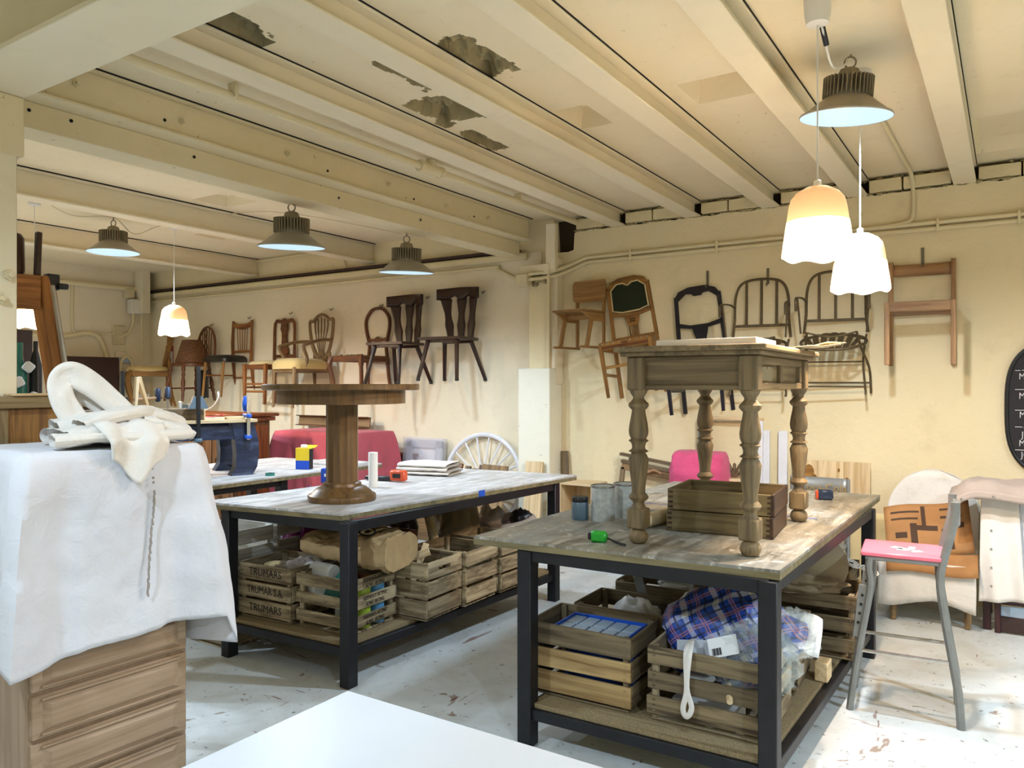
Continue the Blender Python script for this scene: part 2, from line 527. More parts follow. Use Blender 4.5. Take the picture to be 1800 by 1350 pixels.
def _plaid():
    t = NT('plaid_bag_fabric')
    g = t.coord('g', (1, 1, 1))
    sp = t.new('ShaderNodeSeparateXYZ'); t.link(g, sp.inputs[0])
    def bands(o, sc, ph):
        return t.math('FRACT', t.math('ADD', t.math('MULTIPLY', o, sc), ph))
    u = bands(sp.outputs[0], 5.0, 0); v = bands(sp.outputs[1], 5.0, .3)
    def st(x, stops): return t.ramp(x, stops, 'CONSTANT')
    wu = st(u, [(0, 0.0), (.1, 1.0), (.28, 0.0)]); wv = st(v, [(0, 0.0), (.1, 1.0), (.28, 0.0)])
    nu = st(u, [(0, 0.0), (.36, .85), (.42, 0.0), (.84, .85), (.9, 0.0)]); nv = st(v, [(0, 0.0), (.36, .85), (.42, 0.0), (.84, .85), (.9, 0.0)])
    ru = st(u, [(0, 0.0), (.58, .5), (.62, 0.0), (.66, .5), (.7, 0.0)]); rv = st(v, [(0, 0.0), (.58, .5), (.62, 0.0), (.66, .5), (.7, 0.0)])
    k = t.mix(t.math('MULTIPLY', t.math('ADD', wu, wv), .42), srgb('1E48A8'), srgb('F0F0F4'))
    k = t.mix(t.math('MULTIPLY', wu, wv), k, srgb('EDEDF2'))
    k = t.mix(t.math('MAXIMUM', nu, nv), k, srgb('12183C'))
    k = t.mix(t.math('MAXIMUM', ru, rv), k, srgb('D88A78'))
    t.color(k); t.set(Roughness=.4)
    t.bump(t.noise(t.coord('Object'), 18, 4), .4, .01)
    return t.m
MT['plaid'] = _plaid()
def _wicker():
    t = NT('wicker_weave')
    g = t.coord('g', (1, 1, 1))
    br = t.new('ShaderNodeTexBrick'); t.link(g, br.inputs['Vector'])
    br.inputs['Scale'].default_value = 1.0
    br.inputs['Brick Width'].default_value = .5; br.inputs['Row Height'].default_value = .25; br.inputs['Mortar Size'].default_value = .03
    br.inputs['Color1'].default_value = (*srgb('8A5C34'), 1); br.inputs['Color2'].default_value = (*srgb('6A4224'), 1); br.inputs['Mortar'].default_value = (*srgb('2A180C'), 1)
    t.color(br.outputs['Color']); t.set(Roughness=.6)
    return t.m
# ---------------- room shell ----------------
ZC = 3.19; YW = 6.47; XL = -10.45; XR = 3.2; YF = -2.6
b = MB(); b.box(((XL + XR) / 2, (YF + YW) / 2, -.05), (XR - XL + .4, YW - YF + .4, .1), ch=0)
floor = structure(b.build('floor', MT['floor'], smooth=0))

# ceiling slab with knocked-out pockets
POCK = [(-1.49, -1.1, 3.9, 4.24, .13, 0), (-2.25, -2.03, 3.89, 4.26, .13, 0), (-2.68, -2.36, 2.8, 3.26, .08, 1),
        (-2.95, -2.45, 3.3, 3.78, .13, 1), (-2.97, -2.82, 3.84, 4.35, .08, 1), (-2.29, -2.06, 2.78, 3.3, .09, 1),
        (-2.98, -2.78, 2.02, 2.4, .1, 1), (-.2, .33, 5.36, 6.2, .09, 0), (-5.92, -5.5, 4.05, 4.4, .09, 0), (-7.3, -6.9, 5.0, 5.4, .08, 0)]
xs = sorted({XL - .2, XR + .2} | {p[i] for p in POCK for i in (0, 1)})
ys = sorted({YF - .2, YW + .3} | {p[i] for p in POCK for i in (2, 3)})
b = MB(); rb = MB()
for i in range(len(xs) - 1):
    for j in range(len(ys) - 1):
        mx, my = (xs[i] + xs[i + 1]) / 2, (ys[j] + ys[j + 1]) / 2
        if any(p[0] < mx < p[1] and p[2] < my < p[3] for p in POCK): continue
        b.add([(xs[i], ys[j], ZC), (xs[i], ys[j + 1], ZC), (xs[i + 1], ys[j + 1], ZC), (xs[i + 1], ys[j], ZC)], [(0, 1, 2, 3)])
for (x0, x1, y0, y1, d, rough) in POCK:
    t = rb if rough else b
    n = 10 if rough else 1
    def fn(u, v, q=0):
        return 0
    z = ZC + d
    if not rough:
        q = [(x0, y0), (x1, y0), (x1, y1), (x0, y1)]
        k = .03
        q2 = [(x0 + k, y0 + k), (x1 - k, y0 + k), (x1 - k, y1 - k), (x0 + k, y1 - k)]
        vs_ = [(x, y, ZC) for x, y in q] + [(x, y, z) for x, y in q2]
        t.add(vs_, [(4, 5, 6, 7)] + [(i, (i + 1) % 4, (i + 1) % 4 + 4, i + 4) for i in range(4)])
    else:
        def f(u, v, x0=x0, x1=x1, y0=y0, y1=y1, d=d):
            x = x0 + (x1 - x0) * u; y = y0 + (y1 - y0) * v
            e = min(u, 1 - u, v, 1 - v) * 2
            q = noise.fractal(Vector((x * 9, y * 9, 3)), 1, 2, 3)
            k = min(1, max(0, (e - .16 + .38 * q) * 9))
            h = k * d * (.8 + .6 * noise.noise((x * 20, y * 20, 3)))
            return (x, y, ZC + (h if e > .001 else 0))
        t.grid(f, 30, 34)
# slab above so no light leaks in
b.box(((XL + XR) / 2, (YF + YW) / 2, ZC + .3), (XR - XL + .6, YW - YF + .8, .06), ch=0)
ceiling = structure(b.build('ceiling', MT['ceiling'], smooth=0))
bo = rb.build('broken_plaster', [MT['ceiling'], MT['rubble']], ceiling, smooth=0)
for p_ in bo.data.polygons: p_.material_index = 1 if max(bo.data.vertices[i_].co.z for i_ in p_.vertices) > ZC + .006 else 0
bo.data.flip_normals()

def ibeam(p, q, w, h, tf, tw):
    """p, q: bottom centre line"""
    m = MB(); p = Vector(p); q = Vector(q)
    up = Vector((0, 0, 1))
    m.beam(p + up * tf / 2, q + up * tf / 2, w, tf)
    m.beam(p + up * (h - tf / 2), q + up * (h - tf / 2), w, tf)
    m.beam(p + up * h / 2, q + up * h / 2, tw, h - tf * 2 + .002)
    return m
for x in (-3.04, -2.33, -1.66, -1.0, -.28, .42, 1.12, 1.82, 2.52):
    ibeam((x, 1.46, 3.055), (x, YW + .02, 3.055), .145, ZC - 3.06, .014, .035).build('joist', MT['cream_paint'], ceiling)
for x in (-3.04, -2.33, -1.66, -1.0, -.28, .42, 1.12, 1.82, 2.52):
    ibeam((x, YF, 3.055), (x, 1.44, 3.055), .145, ZC - 3.06, .014, .035).build('joist', MT['cream_paint'], ceiling)
for x in (-6.12, -8.12):
    ibeam((x, YF, 2.975), (x, YW + .02, 2.975), .16, ZC - 2.978, .016, .05).build('joist', MT['cream_paint'], ceiling)
# dark strips painted in for the shade of the joint between joists and slab
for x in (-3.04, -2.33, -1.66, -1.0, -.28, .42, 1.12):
    MB().box((x, 3.96, ZC - .003), (.155 + .002 * x, 5.0, .008), ch=0).build('joint_shade', MT['void'], ceiling, smooth=0)
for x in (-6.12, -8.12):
    MB().box((x, 2, ZC - .004), (.175, 8.9, .01), ch=0).build('joint_shade', MT['void'], ceiling, smooth=0)
MB().box((-4.0, 3.88, ZC - .003), (.29, 4.85, .01), ch=0).build('joint_shade', MT['void'], ceiling, smooth=0)
# big cross beam over the aisle and the girder to the wall pillar
m = ibeam((XR, 1.45, 2.8), (-3.82, 1.45, 2.8), .28, ZC - 2.802, .022, .05)
m.build('main_beam', MT['cream_paint'], ceiling)
m = ibeam((-4.0, 1.45, 2.975), (-4.0, 6.3, 2.975), .28, ZC - 2.978, .016, .2)
m.build('girder', MT['beam_paint'], ceiling)
m = MB(); m.beam((-4.1, 1.45, 2.91), (-4.1, 6.3, 2.91), .2, .13)
m.build('girder_soffit', MT['beam_paint'], ceiling)
for y, z in [(2.02, 3.09), (2.6, 3.07), (3.35, 3.08), (4.3, 3.09), (5.0, 3.07), (5.6, 3.08)]:
    m = MB(); mm = Matrix.Rotation(R(90), 4, 'Y')
    m.lathe([(.018, 0), (.018, .014), (.012, .014), (.009, .035), (.001, .036)], (-3.9, y, z), 6, mm)
    m.build('bolt', MT['beam_paint'], ceiling)
for y, z in [(1.85, 2.93), (2.05, 2.935), (2.5, 3.05), (2.75, 2.925), (3.7, 3.05), (3.9, 2.92), (4.6, 3.04), (4.8, 2.925), (5.4, 3.05)]:
    m = MB(); m.lathe([(.009, 0), (.009, .004)], (-3.9 if z > 3 else -3.999, y, z), 8, Matrix.Rotation(R(90), 4, 'Y'))
    m.build('bolt_hole', MT['void'], ceiling)
# left column with its head plate
m = MB(); m.box((-3.61, 1.45, 1.28), (.26, .23, 2.56)); m.build('column', MT['cream_paint'], ceiling)
m = MB(); m.box((-3.61, 1.45, 2.675), (.28, .28, .25), ch=.006); m.build('column_head', MT['beam_paint'], ceiling)
for y, z in [(1.46, 2.66), (1.53, 2.05), (1.5, 1.95)]:
    m = MB(); m.lathe([(.022, 0), (.022, .012), (.014, .012), (.012, .03), (.001, .031)], (-3.475, y, z), 6, Matrix.Rotation(R(90), 4, 'Y'))
    m.build('bolt', MT['beam_paint'], ceiling)

# long back wall: ragged top edge on the right part
poly = [(XL - .2, 0), (XR + .2, 0)]
x = XR + .2
top = []
while x > -3.49:
    top.append((x, 3.052 + .014 * noise.noise((x * 9, 0, 0)) + .01 * noise.noise((x * 40, 5, 0))))
    x -= .035
poly += top + [(-3.49, 3.04), (-3.5, 2.88), (-3.56, 2.865), (-3.7, 2.87), (-3.72, ZC), (XL - .2, ZC)]
b = MB(); b.prism(poly, .1, Matrix.Translation((0, YW + .05, 0)))
wall_back = structure(b.build('wall_back', MT['wall'], smooth=0))
b = MB(); b.box((-.2, YW + .16, 2.95), (7.4, .1, .52), ch=0); b.build('cavity_backing', MT['cavity'], wall_back, smooth=0)  # backing board, its dark colour stands in for shade behind the bricks
b = MB(); b.box((-7.1, YW - .004, 1.45), (6.5, .012, 2.9), ch=0); b.build('pale_panel', MT['wall_pale'], wall_back, smooth=0)
# row of bricks between the joist ends
segs = [(-3.47, -3.12), (-2.96, -2.41), (-2.25, -1.74), (-1.58, -1.08), (-.92, -.36), (-.2, .34), (.5, 1.04)]
for s0, s1 in segs:
    x = s0
    while x < s1 - .04:
        w_ = min(rnd.uniform(.22, .3), s1 - x)
        if s1 - x - w_ < .05: w_ = s1 - x
        b = MB()
        b.box((0, 0, 0), (w_ - .012, .09, .092 + rnd.uniform(-.006, .004)), Matrix.Rotation(R(rnd.uniform(-1, 1)), 3, 'Y'), ch=.005)
        b.build('brick', MT['brick'], wall_back, loc=(x + w_ / 2, YW + .03 + rnd.uniform(-.012, .01), 3.116))
        x += w_
b = MB()
x = -3.46
while x < 1.0:
    for z in (3.058, 3.172):
        if rnd.random() < .62:
            r_ = rnd.uniform(.008, .022)
            bm_ = [(Vector((px, py, pz)) * r_) for px, py, pz in [(1, 0, 0), (-1, 0, .2), (0, 1, 0), (0, -1, -.2), (.1, 0, .8), (0, .2, -.8)]]
            c_ = Vector((x, YW - rnd.uniform(-.02, .012), z))
            b.add([c_ + Vector((p.x * rnd.uniform(.8, 2.6), p.y, p.z)) for p in bm_],
                  [(0, 2, 4), (2, 1, 4), (1, 3, 4), (3, 0, 4), (2, 0, 5), (1, 2, 5), (3, 1, 5), (0, 3, 5)])
    x += rnd.uniform(.02, .05)
o = b.build('mortar_rubble', MT['rubble'], wall_back, smooth=0); o['kind'] = 'stuff'
# pillar, plinth and beam seat
b = MB(); b.box((-3.805, 6.355, .875), (.35, .24, 1.75), ch=.008); b.build('plinth', MT['plinth'], wall_back)
b = MB(); b.box((-3.79, 6.385, 2.1), (.21, .18, 1.05), ch=.006); b.build('pillar', MT['wall'], wall_back)
b = MB(); b.box((-3.63, 6.28, 2.89), (.1, .06, .44)); b.box((-3.8, 6.3, 2.685), (.32, .12, .1)); b.box((-3.66, 6.41, 2.2), (.1, .12, 1.2))
b.build('beam_seat', MT['cream_paint'], wall_back)
b = MB()
for i in range(14):
    b.box((-3.88 + rnd.uniform(0, .2), 6.29 + rnd.uniform(-.02, .03), 2.55 + rnd.uniform(0, .07)), (.06, .05, .035), Matrix.Rotation(rnd.uniform(0, 3), 3, 'Y'), ch=.01)
b.build('concrete_lump', MT['rubble'], wall_back, smooth=0)
b = MB(); b.box((-3.89, 6.2, 2.585), (.13, .1, .12), ch=.008); b.build('junction_box', MT['box_plastic'], wall_back)
# dark strip coloured as a shadow gap, conduits and pipes on the back wall
b = MB(); b.beam((XL, YW - .03, 2.925), (-4.1, YW - .03, 2.925), .07, .03); b.build('shadow_gap_strip', MT['dark_panel'], wall_back)
b = MB(); b.beam((XL, YW - .035, 2.865), (-4.0, YW - .035, 2.865), .07, .07, ch=.025); b.build('pipe', MT['pipe'], wall_back)
def pipe(pts, r, par, name='conduit', m='pipe', n=8):
    return MB().tube(smoothpath(pts, 6) if len(pts) > 2 else pts, r, n).build(name, MT[m], par, smooth=60)
pipe([(XL + .1, YW - .03, 2.78), (-8, YW - .03, 2.785), (-4.65, YW - .03, 2.785), (-4.4, YW - .03, 2.77), (-4.15, YW - .04, 2.66), (-3.95, 6.25, 2.62)], .016, wall_back)
y = YW - .022
pipe([(-3.83, 6.19, 2.64), (-3.62, 6.3, 2.67), (-3.51, y, 2.74), (-3.36, y, 2.785), (-3.2, y, 2.79), (-1.5, y, 2.795), (.4, y, 2.79), (XR, y, 2.79)], .017, wall_back)
pipe([(-3.83, 6.19, 2.59), (-3.62, 6.3, 2.62), (-3.51, y, 2.69), (-3.36, y, 2.735), (-3.2, y, 2.745), (-1.5, y, 2.75), (.4, y, 2.745), (XR, y, 2.745)], .017, wall_back)
for x in (-2.9, -2.1, -1.3, -.45, .05):
    MB().box((x, y, 2.77), (.02, .05, .1)).build('pipe_clip', MT['pipe'], wall_back)
pipe([(-.655, 4.2, ZC - .02), (-.63, 6.0, ZC - .02), (-.62, 6.3, ZC - .025), (-.615, y, 3.1), (-.61, y, 2.9), (-.64, y, 2.82), (-.78, y, 2.8), (-1.0, y, 2.798)], .015, wall_back)
pipe([(-3.655, 6.26, 1.75), (-3.655, 6.26, 2.63)], .016, wall_back, 'downpipe')
pipe([(-8.4, YW - .05, 3.16), (-6.75, YW - .05, 3.16), (-6.55, YW - .04, 3.1), (-6.5, YW - .03, 2.95)], .012, wall_back)
# ceiling pipe along the girder with its tee
pipe([(-3.46, 1.5, 3.12), (-3.43, 6.4, 3.12)], .026, ceiling, 'pipe')
b = MB()
b.tube([(-3.445, 4.15, 3.12), (-3.445, 4.36, 3.12)], .038, 12); b.tube([(-3.445, 4.25, 3.12), (-3.445, 4.25, 3.185)], .035, 12)
b.tube([(-3.445, 4.34, 3.12), (-3.445, 4.38, 3.12)], .044, 6); b.tube([(-3.445, 4.12, 3.12), (-3.445, 4.16, 3.12)], .044, 6)
b.build('pipe_tee', MT['pipe'], ceiling)
for yy in (2.6, 5.4):
    MB().box((-3.445, yy, 3.15), (.07, .02, .085)).build('pipe_clip', MT['pipe'], ceiling)
# remaining walls (two of them behind the camera)
b = MB(); b.box((XL - .05, (YF + YW) / 2, ZC / 2), (.1, YW - YF + .4, ZC), ch=0); wall_left = structure(b.build('wall_left', MT['wall_pale'], smooth=0))
b = MB(); b.box((XR + .05, (YF + YW) / 2, ZC / 2), (.1, YW - YF + .4, ZC), ch=0); structure(b.build('wall_right', MT['wall'], smooth=0))
b = MB(); b.box(((XL + XR) / 2, YF - .05, ZC / 2), (XR - XL + .4, .1, ZC), ch=0); structure(b.build('wall_front', MT['wall'], smooth=0))
# end wall fittings
xe = XL + .02
pipe([(xe + .02, 4.6, 2.94), (xe + .02, 6.28, 2.94)], .035, wall_left, 'pipe')
MB().box((xe + .1, 6.28, 2.9), (.2, .12, .6)).build('wall_pier', MT['wall_pale'], wall_left)
MB().box((xe + .08, 6.2, 2.69), (.12, .2, .2), ch=.01).build('junction_box', MT['white_plastic'], wall_left)
MB().box((xe + .04, 6.12, 2.87), (.08, .13, .13), ch=.01).build('junction_box', MT['box_plastic'], wall_left)
pipe([(xe, 5.36, 2.92), (xe, 5.36, 2.45), (xe, 5.38, 2.3), (xe, 5.5, 2.27), (xe, 6.0, 2.3)], .012, wall_left)
pipe([(xe, 4.6, 2.25), (xe, 5.2, 2.22), (xe, 5.55, 2.28), (xe, 5.72, 2.22), (xe, 5.83, 1.95), (xe, 5.86, 1.6), (xe, 5.86, 1.2)], .034, wall_left, 'cable_duct')
pipe([(xe + .06, 6.17, 2.6), (xe + .05, 6.17, 2.45), (xe + .02, 6.12, 2.32), (xe, 5.98, 2.24)], .018, wall_left)
pipe([(xe + .1, 6.27, 2.6), (xe + .1, 6.27, 1.5)], .014, wall_left)
MB().box((xe, 5.99, 2.28), (.03, .17, .26), ch=.006).build('cover_plate', MT['box_plastic'], wall_left)
MB().box((xe, 6.02, 2.0), (.03, .16, .1), ch=.006).build('cover_plate', MT['wall_pale'], wall_left)
MB().box((xe + .1, 6.27, 1.42), (.1, .2, .1), ch=.01).build('socket_box', MT['white_plastic'], wall_left)
MB().box((xe + .08, 6.05, 1.4), (.16, .26, .7), ch=.01).build('meter_box', MT['box_plastic'], wall_left)
pipe([(xe + .08, 5.97, 1.74), (xe + .08, 5.98, 1.9), (xe + .08, 6.06, 1.98), (xe + .08, 6.14, 1.9), (xe + .08, 6.16, 1.75)], .02, wall_left)
MB().box((xe + .12, 5.45, 1.4), (.26, .82, 1.12), ch=.01).build('dark_cupboard', MT['dark_panel'], wall_left)
t = thing('emergency_light', 'small frosted oval bulkhead light on the far end wall', 'light', (xe + .01, 6.05, 1.93))
MB().box((0, 0, 0), (.06, .24, .1), ch=.03).build('base', MT['box_plastic'], t)
MB().box((.035, 0, 0), (.04, .2, .075), ch=.018).build('lens', MT['lid_plastic'], t)
t = thing('safety_sign', 'small red and white sign on the wall behind the yellow-seated chair', 'sign', (-9.95, YW - .016, 1.99))
MB().box((0, 0, 0), (.17, .006, .3), ch=.001).build('plate', MT['reddish'], t)
MB().box((.04, -.004, -.03), (.075, .004, .2), ch=.002).build('white_figure', MT['paper'], t)
# ---------------- lamps ----------------
def emit(name, c, s):
    t = NT(name); t.color(tuple(x * .25 for x in c)); t.set(Emission_Color=(*c, 1), Emission_Strength=s, Roughness=.5)
    return t.m
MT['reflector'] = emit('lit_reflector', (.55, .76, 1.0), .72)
MT['led'] = emit('led_disc', (.95, .98, 1.0), 3.0)
MT['lamp_grey'] = plain('lamp_shade_taupe', 'A69E8C', .45, .1, .15)
MT['fin'] = plain('lamp_heatsink', '968A72', .5, .4, .2)
def highbay(name_loc, label, hang, tilt=0, power=1.0, k=1.0):
    x, y, z = name_loc                                   # rim centre
    t = thing('industrial_lamp', label, 'lamp', (x, y, z), rot=(R(tilt), R(tilt * .6), .3), group='industrial high bay lamps')
    MB().lathe([(.225, 0), (.228, .004), (.225, .012), (.205, .022), (.107, .1), (.1, .1)], n=48, caps=False).build('shade', MT['lamp_grey'], t)
    MB().lathe([(.098, .092), (.15, .052), (.2, .014), (.222, .001), (.2245, .001)], n=48, caps=False).build('reflector', MT['reflector'], t)
    MB().lathe([(.001, .088), (.085, .088), (.098, .092)], n=24, caps=False).build('led_disc', MT['led'], t)
    t.scale = (k, k, k)
    f = MB(); f.lathe([(.085, .098), (.085, .2), (.06, .205)], n=20)
    for k in range(36):
        a = 2 * PI * k / 36
        f.box((.1 * math.cos(a), .1 * math.sin(a), .15), (.045, .006, .1), Matrix.Rotation(a, 3, 'Z'), ch=.001)
    f.build('heat_sink', MT['fin'], t)
    h = MB(); h.lathe([(.06, .2), (.045, .24), (.02, .25)], n=16)
    h.tube(arc((0, 0, .275), .028, 0, 360, 14)[:-1], .005, 6, closed=True)
    h.tube([(0, 0, .3), (0, 0, hang)], .006, 6)
    h.build('hook', MT['fin'], t)
    l = bpy.data.lights.new('lamp_light', 'SPOT'); l.energy = HIGHBAY_W * power; l.color = COOL
    l.spot_size = R(158); l.spot_blend = .6; l.shadow_soft_size = .06
    lo = bpy.data.objects.new('lamp_light', l); col.objects.link(lo); lo.parent = t; lo.location = (0, 0, -.03)
    return t
highbay((-.66, 3.94, 2.87), 'grey finned industrial lamp above the right workbench, near the top right of the photo', .315, 6, .85, .92)
highbay((-4.2, 3.65, 2.55), 'grey finned industrial lamp hung left of the round table, middle one of the three', .31, 4, .5)
highbay((-4.2, 4.86, 2.52), 'grey finned industrial lamp hung above the round table, nearest the wall pillar', .335, 4, .3)
highbay((-7.05, 4.0, 2.83), 'small distant grey finned industrial lamp, leftmost of the three', .36)
# the room goes on behind the camera with the same lamps
for x, y, w_, p_ in ((1.9, 3.2, 'right of the blackboard wall corner', 1), (1.2, .2, 'just right of the camera position', .7), (-2.2, .1, 'in the near aisle left of the camera', .66), (-6.2, .6, 'at the near end of the left bay', 1)):
    highbay((x, y, 2.83), 'grey finned industrial lamp outside the photo, ' + w_, .36, 0, p_)
def pendant(loc, zc, label, power=1.0):
    """loc: centre of the lower rim"""
    x, y, z = loc
    t = thing('pendant_lamp', label, 'lamp', loc, group='white bell pendant lamps')
    def wv(r, zz, a):
        k = max(0, 1 - zz / .2)
        return r * (1 + .03 * k * math.cos(6 * a)), zz + .008 * k * math.cos(6 * a)
    prof = [(.139, 0), (.134, .05), (.128, .1), (.12, .16), (.113, .21), (.105, .24), (.085, .265), (.045, .288), (.018, .292)]
    lo_ = [(.139, 0), (.134, .05), (.128, .1), (.1225, .145)]
    MB().lathe(lo_, n=48, wave=wv, caps=False).build('opal_rim', MT['pendant'], t)
    MB().lathe([lo_[-1]] + prof[3:], n=48, caps=False).build('shade', MT['pendant_top'], t)
    MB().lathe([(.001, .288), (.016, .29), (.016, .315), (.006, .32), (.006, .322)], n=14).build('lamp_holder', MT['white_plastic'], t)
    MB().tube([(0, 0, .3), (0, 0, zc - z - .09)], .0035, 6).build('cord', MT['white_plastic'], t)
    MB().lathe([(.03, zc - z - .105), (.045, zc - z - .1), (.052, zc - z - .06), (.056, zc - z)], n=20).build('ceiling_rose', MT['white_plastic'], t)
    MB().lathe([(.001, .04), (.025, .05), (.035, .08), (.025, .115), (.014, .14), (.014, .26), (.001, .262)], n=16).build('bulb', MT['bulb'], t)
    l = bpy.data.lights.new('bulb_light', 'POINT'); l.energy = PENDANT_W * power; l.color = WARM; l.shadow_soft_size = .045
    lo = bpy.data.objects.new('bulb_light', l); col.objects.link(lo); lo.parent = t; lo.location = (0, 0, .02)
    return t
def _pend(name, tc, dc):
    t = NT(name)
    tr = t.new('ShaderNodeBsdfTranslucent'); tr.inputs[0].default_value = (*tc, 1)
    df = t.new('ShaderNodeBsdfDiffuse'); df.inputs[0].default_value = (*dc, 1)
    mx = t.new('ShaderNodeMixShader'); mx.inputs[0].default_value = .4
    t.link(df.outputs[0], mx.inputs[1]); t.link(tr.outputs[0], mx.inputs[2])
    t.link(mx.outputs[0], t.n['Material Output'].inputs['Surface'])
    return t.m
MT['pendant'] = _pend('opal_glass', (.55, .46, .34), (.9, .84, .74))
MT['pendant_top'] = _pend('tan_opal_glass', (.1, .074, .046), (.78, .62, .42))
MT['bulb'] = emit('bulb_glow', (1.0, .85, .62), 12.0)
pendant((-.671, 3.356, 2.125), ZC, 'white bell-shaped pendant lamp nearest the camera, the upper left of the overlapping pair')
pendant((-.643, 4.245, 2.075), ZC, 'white bell-shaped pendant lamp hanging lower right of the nearer one')
pendant((-6.761, 4.433, 2.07), ZC, 'small far white bell pendant lamp on the left, above the chair with yellow seat', .9)
pendant((-6.82, 3.2, 2.07), ZC, 'white bell pendant lamp mostly hidden behind the tall orange frame', .9)
t = thing('lamp_cable', 'thin white cable with a black connector from ceiling rose to industrial lamp', 'cable', (0, 0, 0))
MB().tube(smoothpath([(-.66, 3.37, 3.1), (-.655, 3.4, 3.06), (-.65, 3.55, 2.98), (-.64, 3.8, 3.07), (-.65, 3.93, 3.15)], 6), .005, 6).build('cable', MT['white_plastic'], t)
MB().tube([(-.658, 3.385, 3.085), (-.652, 3.44, 3.03)], .012, 8).build('connector', MT['black_plastic'], t)
t = thing('ceiling_cable', 'thin slack cable looping between lamps under the left ceiling', 'cable', (0, 0, 0))
MB().tube(smoothpath([(-6.82, 3.25, 3.15), (-7.0, 3.6, 3.1), (-7.05, 4.0, 3.16), (-6.95, 4.15, 3.02), (-6.8, 4.4, 3.14), (-5.6, 4.6, 3.15), (-4.25, 4.86, 2.85)], 8), .004, 6).build('cable', MT['box_plastic'], t)
# ---------------- workbenches and tables ----------------
def quadtop(b, q, z, t):
    vs = [(x, y, z - t) for x, y in q] + [(x, y, z) for x, y in q]
    return b.add(vs, [(3, 2, 1, 0), (4, 5, 6, 7), (0, 1, 5, 4), (1, 2, 6, 5), (2, 3, 7, 6), (3, 0, 4, 7)])
def workbench(label, q, legs, mat, zs=.25, shelf=True):
    """q: top corners near-left, near-right, far-right, far-left; legs in the same order"""
    cx = sum(p[0] for p in legs) / 4; cy = sum(p[1] for p in legs) / 4
    t = thing('workbench', label, 'workbench', (cx, cy, 0))
    L = [(x - cx, y - cy) for x, y in legs]
    Q = [(x - cx, y - cy) for x, y in q]
    quadtop(MB(), Q, .91, .012).build('worktop', mat, t, smooth=0)
    c2 = [sum(p[k] for p in Q) / 4 for k in (0, 1)]
    quadtop(MB(), [(x + (c2[0] - x) * .001, y + (c2[1] - y) * .001) for x, y in Q], .8982, .026).build('top_edge', MT['ply_edge'], t, smooth=0)
    for x, y in L:
        MB().box((x, y, .434), (.07, .07, .868)).build('leg', MT['black_iron'], t)
    for i in range(4):
        a, c = L[i], L[(i + 1) % 4]
        MB().beam((*a, .845), (*c, .845), .05, .055).build('rail', MT['black_iron'], t)
        if shelf: MB().beam((*a, zs - .045), (*c, zs - .045), .04, .05).build('shelf_rail', MT['black_iron'], t)
    if shelf:
        k = .02
        quadtop(MB(), [(L[0][0] + k, L[0][1] - .0), (L[1][0] - k, L[1][1] - .0), (L[2][0] - k, L[2][1]), (L[3][0] + k, L[3][1])], zs, .022).build('shelf', MT['chipboard'], t, smooth=0)
    return t
workbench('long workbench with pale paint-worn top and black steel frame, under the round pedestal table',
          [(-3.985, 2.79), (-2.985, 2.93), (-2.759, 5.15), (-3.85, 5.03)], [(-3.86, 2.89), (-2.935, 2.935), (-2.835, 4.93), (-3.78, 4.9)], MT['top_left'], .225)
workbench('long workbench with grimy brown top and black steel frame, under the turned-leg table',
          [(-2.047, 2.83), (-.716, 2.925), (-.682, 5.253), (-2.0, 5.2)], [(-1.80, 2.90), (-.755, 2.93), (-.70, 4.92), (-1.76, 4.9)], MT['top_right'], .19)
workbench('far workbench with pale worn top and black frame, carrying the navy table',
          [(-5.85, 2.5), (-4.6, 2.5), (-4.6, 5.0), (-5.8, 4.85)], [(-5.75, 2.6), (-4.7, 2.6), (-4.72, 4.0), (-5.7, 4.5)], MT['top_left'], shelf=False)

# white table in the foreground
t = thing('white_table', 'plain white tabletop corner in the near foreground', 'table', (-.85, .95, 0))
MB().box((0, 0, .737), (1.386, 1.18, .026), ch=.003).build('tabletop', MT['white_top'], t)
for sx in (-.6, .6):
    for sy in (-.5, .5):
        MB().box((sx, sy, .362), (.05, .05, .724)).build('leg', MT['grey_steel'], t)

# round pedestal table, on the left bench
t = thing('pedestal_table', 'round walnut pedestal table with faceted column standing on the left workbench', 'table', (-3.345, 3.29, .91))
n8 = 12
MB().lathe([(.001, .654), (.452, .654), (.458, .66), (.458, .684), (.452, .69), (.001, .69)], n=56, caps=False).build('tabletop', W['table'], t)
MB().lathe([(.36, .575), (.375, .575), (.375, .66), (.36, .66)], n=48, caps=False).lathe([(.001, .58), (.365, .58)], n=48, caps=False).build('apron', W['table'], t)
MB().lathe([(.098, .1), (.094, .12), (.094, .58)], n=14).build('column', W['table'], t, smooth=20)
MB().lathe([(.198, 0), (.2, .004), (.2, .03), (.196, .036), (.18, .042), (.165, .06), (.14, .078), (.118, .086), (.115, .092), (.112, .104), (.1, .11), (.001, .111)], n=56).build('base', W['table'], t)

